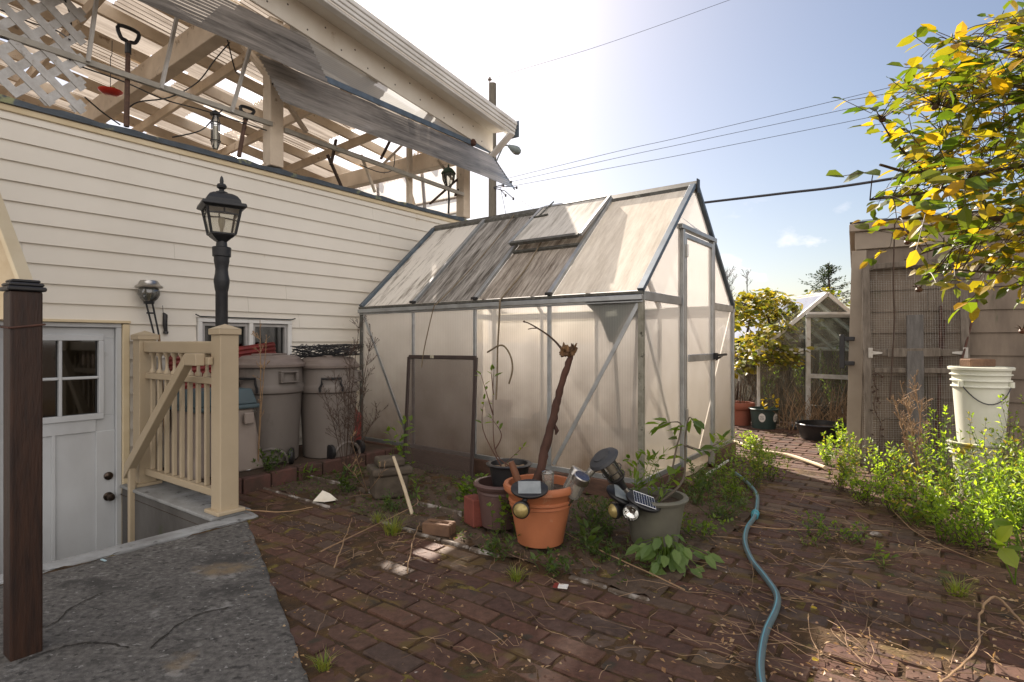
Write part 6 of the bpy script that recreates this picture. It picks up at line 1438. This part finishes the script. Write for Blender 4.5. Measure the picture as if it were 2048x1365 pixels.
while cnt < 640 and tries < 14000:
    tries += 1
    px, py = rng.uniform(1690,2300), rng.uniform(20,580); Y_ = rng.uniform(1.45,2.15)
    if not inmass(px, py): continue
    if min((a-rp3(px, py, Y_)).length for a in allp) > .5: continue
    dens = min(1, .24 + max(0,px-1740)/300) * (.55 if 300 < py < 420 and px < 1800 else 1) * (1 if py < 455 else .7)
    if rng.random() > dens: continue
    p = rp3(px, py, Y_); near = min(allp, key=lambda a: (a-p).length_squared)
    v_ = p - near
    if v_.length > .22: p = near + v_.normalized()*rng.uniform(.1,.22); v_ = p - near
    m_ = near + v_*.5 + V(0,0,.02); tw = smoothpath([near, m_, p], 4); sb.tube(tw, [.0018,.0017,.0016,.0015,.0014,.0013,.0012,.0011,.001], 4)
    d = (v_.normalized()*.6 + V(-.5,0,-.15) + rdir()*.6).normalized(); sdv = d.cross(V(0,0,1)).normalized()
    n_l = rng.choice((3,5,5)); ln = rng.uniform(.034,.062)
    st = [p, p + d*ln*2.0]; sb.tube(st, .0011, 3, False)
    for j in range(n_l):
        if j == n_l-1: q, dd = st[1], d
        else: q = st[0].lerp(st[1], .3+.5*(j//2)); dd = (d*.45 + sdv*(1 if j % 2 else -1)).normalized()
        lb.leaf(q, dd + rdir()*.3, V(0,-.35,1)+rdir()*.7, ln*rng.uniform(.8,1.15), ln*.66*rng.uniform(.8,1.15), .22, .2)
    cnt += 1
for (px, py) in ((1815,485),(1812,467),(1838,580),(2045,663),(1920,95),(2035,55),(1765,240),(1870,215)):
    c = rp3(px, py, 1.7); hb = MB(); hb.lathe([(0,-.008),(.007,-.006),(.010,0),(.007,.007),(.003,.010)], c, 10); 
    for k in range(5): a = k*1.256; hb.leaf2(c+V(-.004,0,.006), V(math.cos(a)*.5-.8, math.sin(a)*.5, .4), V(0,0,1), .020, .005)
    hb.build("rose_hip", hipm, rose, world=True, smooth=True)
    near = min(allp, key=lambda a: (a-c).length_squared); sb.tube(smoothpath([near, near.lerp(c,.5)+V(0,0,.015), c], 3), .0018, 4)
sb.tube(smoothpath([V(3.2,2.4,0), V(3.1,2.2,.8), rp3(2500,300,2.0)], 6), .02, 7)
sb.build("stems", M("rose_stem", (.07,.06,.025), (.06,.03,.02), .6, 12, 5), rose, world=True, smooth=True); lb.build("foliage", lf_rose, rose, world=True)

# ================================================================== HOSES AND LITTER
hp = [(1535,1420),(1522,1365),(1522,1320),(1532,1270),(1552,1225),(1553,1195),(1530,1160),(1503,1125),(1490,1090),(1494,1062),(1508,1040),(1514,1015),(1512,990),(1490,965),(1470,950)]
pts = smoothpath([gnd(x, y, .012) + V(0,0,.014) for x, y in hp], 8)
t = thing("garden_hose", "blue grey garden hose snaking over the brick paving", "hose", pts[0]); b = MB(); b.tube(pts, .0145, 10); ho = b.build("hose_pipe", hosem, t, world=True, smooth=True)
b = MB(); b.tube([p + V(-.004,0,.0135) for p in pts], .0028, 5); b.build("stripe", M("hose_stripe", (.10,.33,.42), None, .4), ho, world=True)
b = MB(); c = gnd(1510, 1030, .02); d = (gnd(1513,1015,.02)-gnd(1508,1040,.02)).normalized(); rot = d.to_track_quat('Z','Y').to_matrix(); b.lathe([(.015,-.05),(.021,-.048),(.023,-.015),(.019,-.010),(.019,.010),(.025,.014),(.025,.045),(.016,.05)], c, 14, rot); b.build("connector", cyan, t, world=True, smooth=True)
pts = smoothpath([gnd(x, y, .015) + V(0,0,.01) for x, y in ((1470,885),(1490,893),(1530,905),(1580,914),(1620,927),(1650,938))], 8)
t = thing("garden_hose", "beige hose crossing the sunny path beyond the greenhouse", "hose", pts[0]); b = MB(); b.tube(pts, .018, 8); b.build("hose_pipe", hoseb, t, world=True, smooth=True)
q = gnd(648, 1004); t = thing("paper_scrap", "crumpled cream paper scrap on the brick paving", "litter", q + V(0,0,.012)); b = MB()
b.add([(-.07,-.03,0),(.02,-.05,0),(.10,.0,.0),(.03,.06,.0),(-.01,.0,.07),(.04,.01,.045)], [(0,1,4),(1,2,5),(1,5,4),(2,3,5),(3,4,5),(3,0,4)]); b.build("sheet", paper, t)
q = gnd(1122, 1179); t = thing("paper_scrap", "small white and red wrapper before the terracotta pot", "litter", q + V(0,0,.012), R(-15)); b = MB(); b.box(-.032,.032,-.02,.02,0,.006); w1 = b.build("wrapper", whitep, t); b = MB(); b.box(-.034,-.012,-.021,.021,.0005,.0075); b.build("red_end", redp, w1)
q = gnd(486, 944, .1); t = thing("paper_scrap", "flat white scrap beside the railing's square bin", "litter", q + V(0,0,.01)); b = MB(); b.add([(-.06,-.02,0),(.07,-.03,.01),(.06,.03,.015),(-.05,.03,.0)], [(0,1,2,3)]); b.build("sheet", whitep, t)
q = gnd(1752, 1074); t = thing("pale_stone", "small pale stone lying on the paving", "stone", q); b = MB(); b.lathe([(0,0),(.03,.005),(.034,.015),(.02,.026),(0,.028)], n=9); b.build("body", limew, t, smooth=True)
q = gnd(207, 1126); t = thing("paper_scrap", "tiny pale blue scrap on the concrete slab edge", "litter", q + V(0,0,.012), R(-30)); b = MB(); b.box(-.022,.022,-.005,.005,0,.004); b.build("sheet", M("pale_blue", (.35,.5,.55), None, .5), t)
for i, (pl, r_, lab) in enumerate(([[(1370,1185),(1200,1105),(1110,1060)], .0035, "long straight dead twig before the terracotta pot"], [[(2048,1255),(1990,1200),(1960,1235),(1955,1300),(1880,1375)], .006, "thick pale bent twig at the lower right of the paving"], [[(1480,1055),(1560,1062),(1690,1065),(1780,1066)], .004, "long pale twig lying across the paving by the hose"],
     [[(640,1108),(820,1020),(835,1000)], .004, "thin dead twig lying from the pale stick"], [[(1770,990),(1790,1030),(1850,1080),(1990,1140)], .004, "long brown twig before the shrubs"], [[(455,1020),(560,1028),(625,1018)], .005, "pale thin stick on the paving by the railing post"], [[(668,1140),(690,1080),(705,1040)], .004, "upright dead stalk rising from the paving"], [[(815,1150),(825,1090),(840,1048)], .004, "short dead stalk rising from the moss below the pale stick"])):
    P_ = smoothpath([gnd(x, y, .02) + V(0,0,.012) for x, y in pl], 8); t = thing("dead_twig", lab, "twig", P_[0], 0, "single twigs on the paving"); b = MB(); b.tube([p+V(rng.uniform(-.004,.004),rng.uniform(-.004,.004),0) for p in P_], [r_*(1-.5*i/len(P_)) for i in range(len(P_))], 5); b.build("stem", strawt, t, world=True)
b = MB(); rs = random.Random(21)
def scatter_twigs(b, n, px0, px1, py0, py1, lmin, lmax, r_):
    for k in range(n):
        q = gnd(rs.uniform(px0,px1), rs.uniform(py0,py1), .01); a = rs.gauss(1.9,.7) if rs.random() < .6 else rs.uniform(0,6.28); L_ = rs.uniform(lmin,lmax); pts = []; x = q + V(0,0,.008)
        for j in range(6): pts.append(x.copy()); a += rs.uniform(-.3,.3); x = x + V(math.cos(a), math.sin(a), 0)*L_/5; x.z = .012 + rs.uniform(0,.015) + (.02 if j in (2,3) and rs.random() < .3 else 0)
        b.tube(pts, [r_*(1-.12*j) for j in range(6)], 4, False)
scatter_twigs(b, 125, 1430, 2060, 1060, 1365, .08, .55, .0019); scatter_twigs(b, 80, 620, 1430, 1080, 1365, .05, .28, .0015); scatter_twigs(b, 80, 480, 900, 960, 1150, .04, .2, .0014)
scatter_twigs(b, 90, 1560, 2050, 1010, 1120, .08, .5, .0018)
o = b.build("twig_litter", M("litter_twig", (.32,.21,.125), (.10,.06,.038), .9, 4, 5, lo=.42, hi=.58)); structure(o, 'stuff'); tag(o, "fine dead twigs scattered over the brick paving", "twigs")
b = MB()
for k in range(900):
    px = rs.uniform(1380,2060) if rs.random() < .72 else rs.uniform(560,1400)
    q = gnd(px, rs.uniform(1040,1365), .012); b.leaf2(q+V(0,0,rs.uniform(.003,.02)), V(rs.uniform(-1,1),rs.uniform(-1,1),rs.uniform(-.2,.3)), V(0,0,1)+rdir()*.5, rs.uniform(.008,.03), rs.uniform(.005,.016))
for k in range(260):
    q = gnd(rs.uniform(480,900), rs.uniform(960,1200), .012); b.leaf2(q+V(0,0,.006), V(rs.uniform(-1,1),rs.uniform(-1,1),.05), V(0,0,1), rs.uniform(.006,.016), rs.uniform(.004,.009))
o = b.build("leaf_litter", lf_dry); structure(o, 'stuff'); tag(o, "small dead leaves strewn over the paving", "leaf litter")
b = MB()
for k in range(1300):
    s_, tt = rng.uniform(-1.38,-.05), rng.uniform(-.6,3.0); p = gworld(s_, tt, .015); 
    for j in range(3): b.leaf2(p, rdir(.1,.9), V(0,0,1)+rdir()*.5, rng.uniform(.012,.03), rng.uniform(.008,.016))
o = b.build("bed_ground_cover", lf_dark); structure(o, 'stuff'); tag(o, "tiny dark weeds covering the greenhouse bed", "ground cover")
for (px, py, lab) in ((1623,1222,"lone round yellow leaf among the twigs"),(1624,1327,"lone yellow leaf lying at the sunlit patch")):
    q = gnd(px, py, .012); t = thing("fallen_leaf", lab, "leaf", q + V(0,0,.012)); b = MB(); b.leaf(V(0,0,0), V(1,.3,0), V(0,-.2,1), .03, .024, .2, .1); b.build("blade", lf_yel, t)

# ================================================================== UTILITY POLE, STREET LAMP, WIRES
YP = 26.0; qb = at(985, 684, YP); pole = thing("utility_pole", "grey wooden utility pole rising beyond the greenhouse ridge", "utility pole", (qb.x, YP, 0))
zt = at(985,168,YP).z; b = MB(); b.lathe([(.20,0),(.17,zt),(0,zt)], n=14); b.build("shaft", polew, pole, smooth=True)
b = MB(); b.tube([(-.12,-.1,zt-1.2),(-.12,-.1,zt+.12)], .03, 6); b.lathe([(.03,zt+.1),(.09,zt+.12),(.09,zt+.17),(.04,zt+.19),(.05,zt+.24),(0,zt+.26)], (-.12,-.1,0), 10); b.build("insulator", M("insulator_grey", (.2,.17,.15), None, .4), pole, smooth=True)
zz = at(985,378,YP).z
for (dx, dz) in ((.5,.1),(.85,.25),(1.1,.0),(.6,-.35),(.95,-.5)):
    b = MB(); b.tube([(0,-.15,zz),(dx*.6,-.2,zz+dz*.4+.05),(dx,-.2,zz+dz)], .02, 5); b.lathe([(0,-.08),(.045,-.06),(.045,.05),(0,.07)], (dx,-.2,zz+dz), 8); b.build("wire_fitting", wirem, pole)
# street lamp arm on the pole
q0, q1 = at(992,332,YP), at(1008,294,YP); t = thing("street_lamp", "grey cobra head street lamp on a curved arm fixed to the utility pole", "street lamp", (qb.x, YP, q0.z))
b = MB(); oo = V(qb.x, YP, q0.z); b.tube(smoothpath([V(.15,-.1,-.1), q0-oo+V(0,-.1,.1), q0.lerp(q1,.6)-oo+V(-.02,-.1,.05), q1-oo+V(0,-.1,0), at(1018,293,YP)-oo+V(0,-.1,0)], 6), .035, 7); b.build("arm", lampg, t, smooth=True)
q = at(1018,294,YP)-oo; rot = V(.86,0,-.52).to_track_quat('Z','Y').to_matrix(); b = MB(); b.lathe([(0,-.05),(.07,-.03),(.09,.05),(.14,.15),(.19,.32),(.19,.45),(.12,.58),(0,.62)], q+V(0,-.1,.0), 16, rot); b.build("head", lampg, t, smooth=True)
b = MB(); b.lathe([(0,-.10),(.10,-.08),(.15,0)], q+V(.27,-.1,-.26), 14, Matrix.Rotation(R(25),3,'Y')); b.build("lens", frost, t, smooth=True)
def wire(label, pts, r_):
    P_ = smoothpath([at(*p) for p in pts], 8); t = thing("overhead_wire", label, "wire", P_[0], 0, "overhead wires"); b = MB(); b.tube(P_, r_, 5, False); b.build("strand", wirem, t, world=True)
wire("highest of the three parallel wires fanning from the utility pole", [(1012,358,26),(1240,302,24),(1400,266,23),(1930,138,20),(2300,30,18)], .010)
wire("middle of the three parallel wires fanning from the utility pole", [(1014,366,26),(1240,315,24),(1400,281,23),(1870,180,20),(2300,75,18)], .010)
wire("lowest of the three parallel wires fanning from the utility pole", [(1012,375,26),(1240,333,24),(1400,303,23),(1860,210,20),(2300,110,18)], .010)
wire("thick black service cable crossing behind the greenhouse ridge", [(1330,418,17),(1400,407,16),(1560,388,15),(1740,365,14),(2300,270,11)], .035)
wire("single faint wire rising from the pole top across the sky", [(820,230,27),(981,160,25.9),(1200,92,24),(1460,0,22),(1700,-90,20)], .008)
wire("thin wire dropping from the pole down behind the greenhouse", [(1000,375,25.8),(1006,400,25),(1012,432,24),(1016,470,23)], .012)
wire("thin wire running from the pole over the greenhouse ridge", [(1003,372,25.8),(1040,400,23),(1078,424,21),(1130,450,19)], .010)
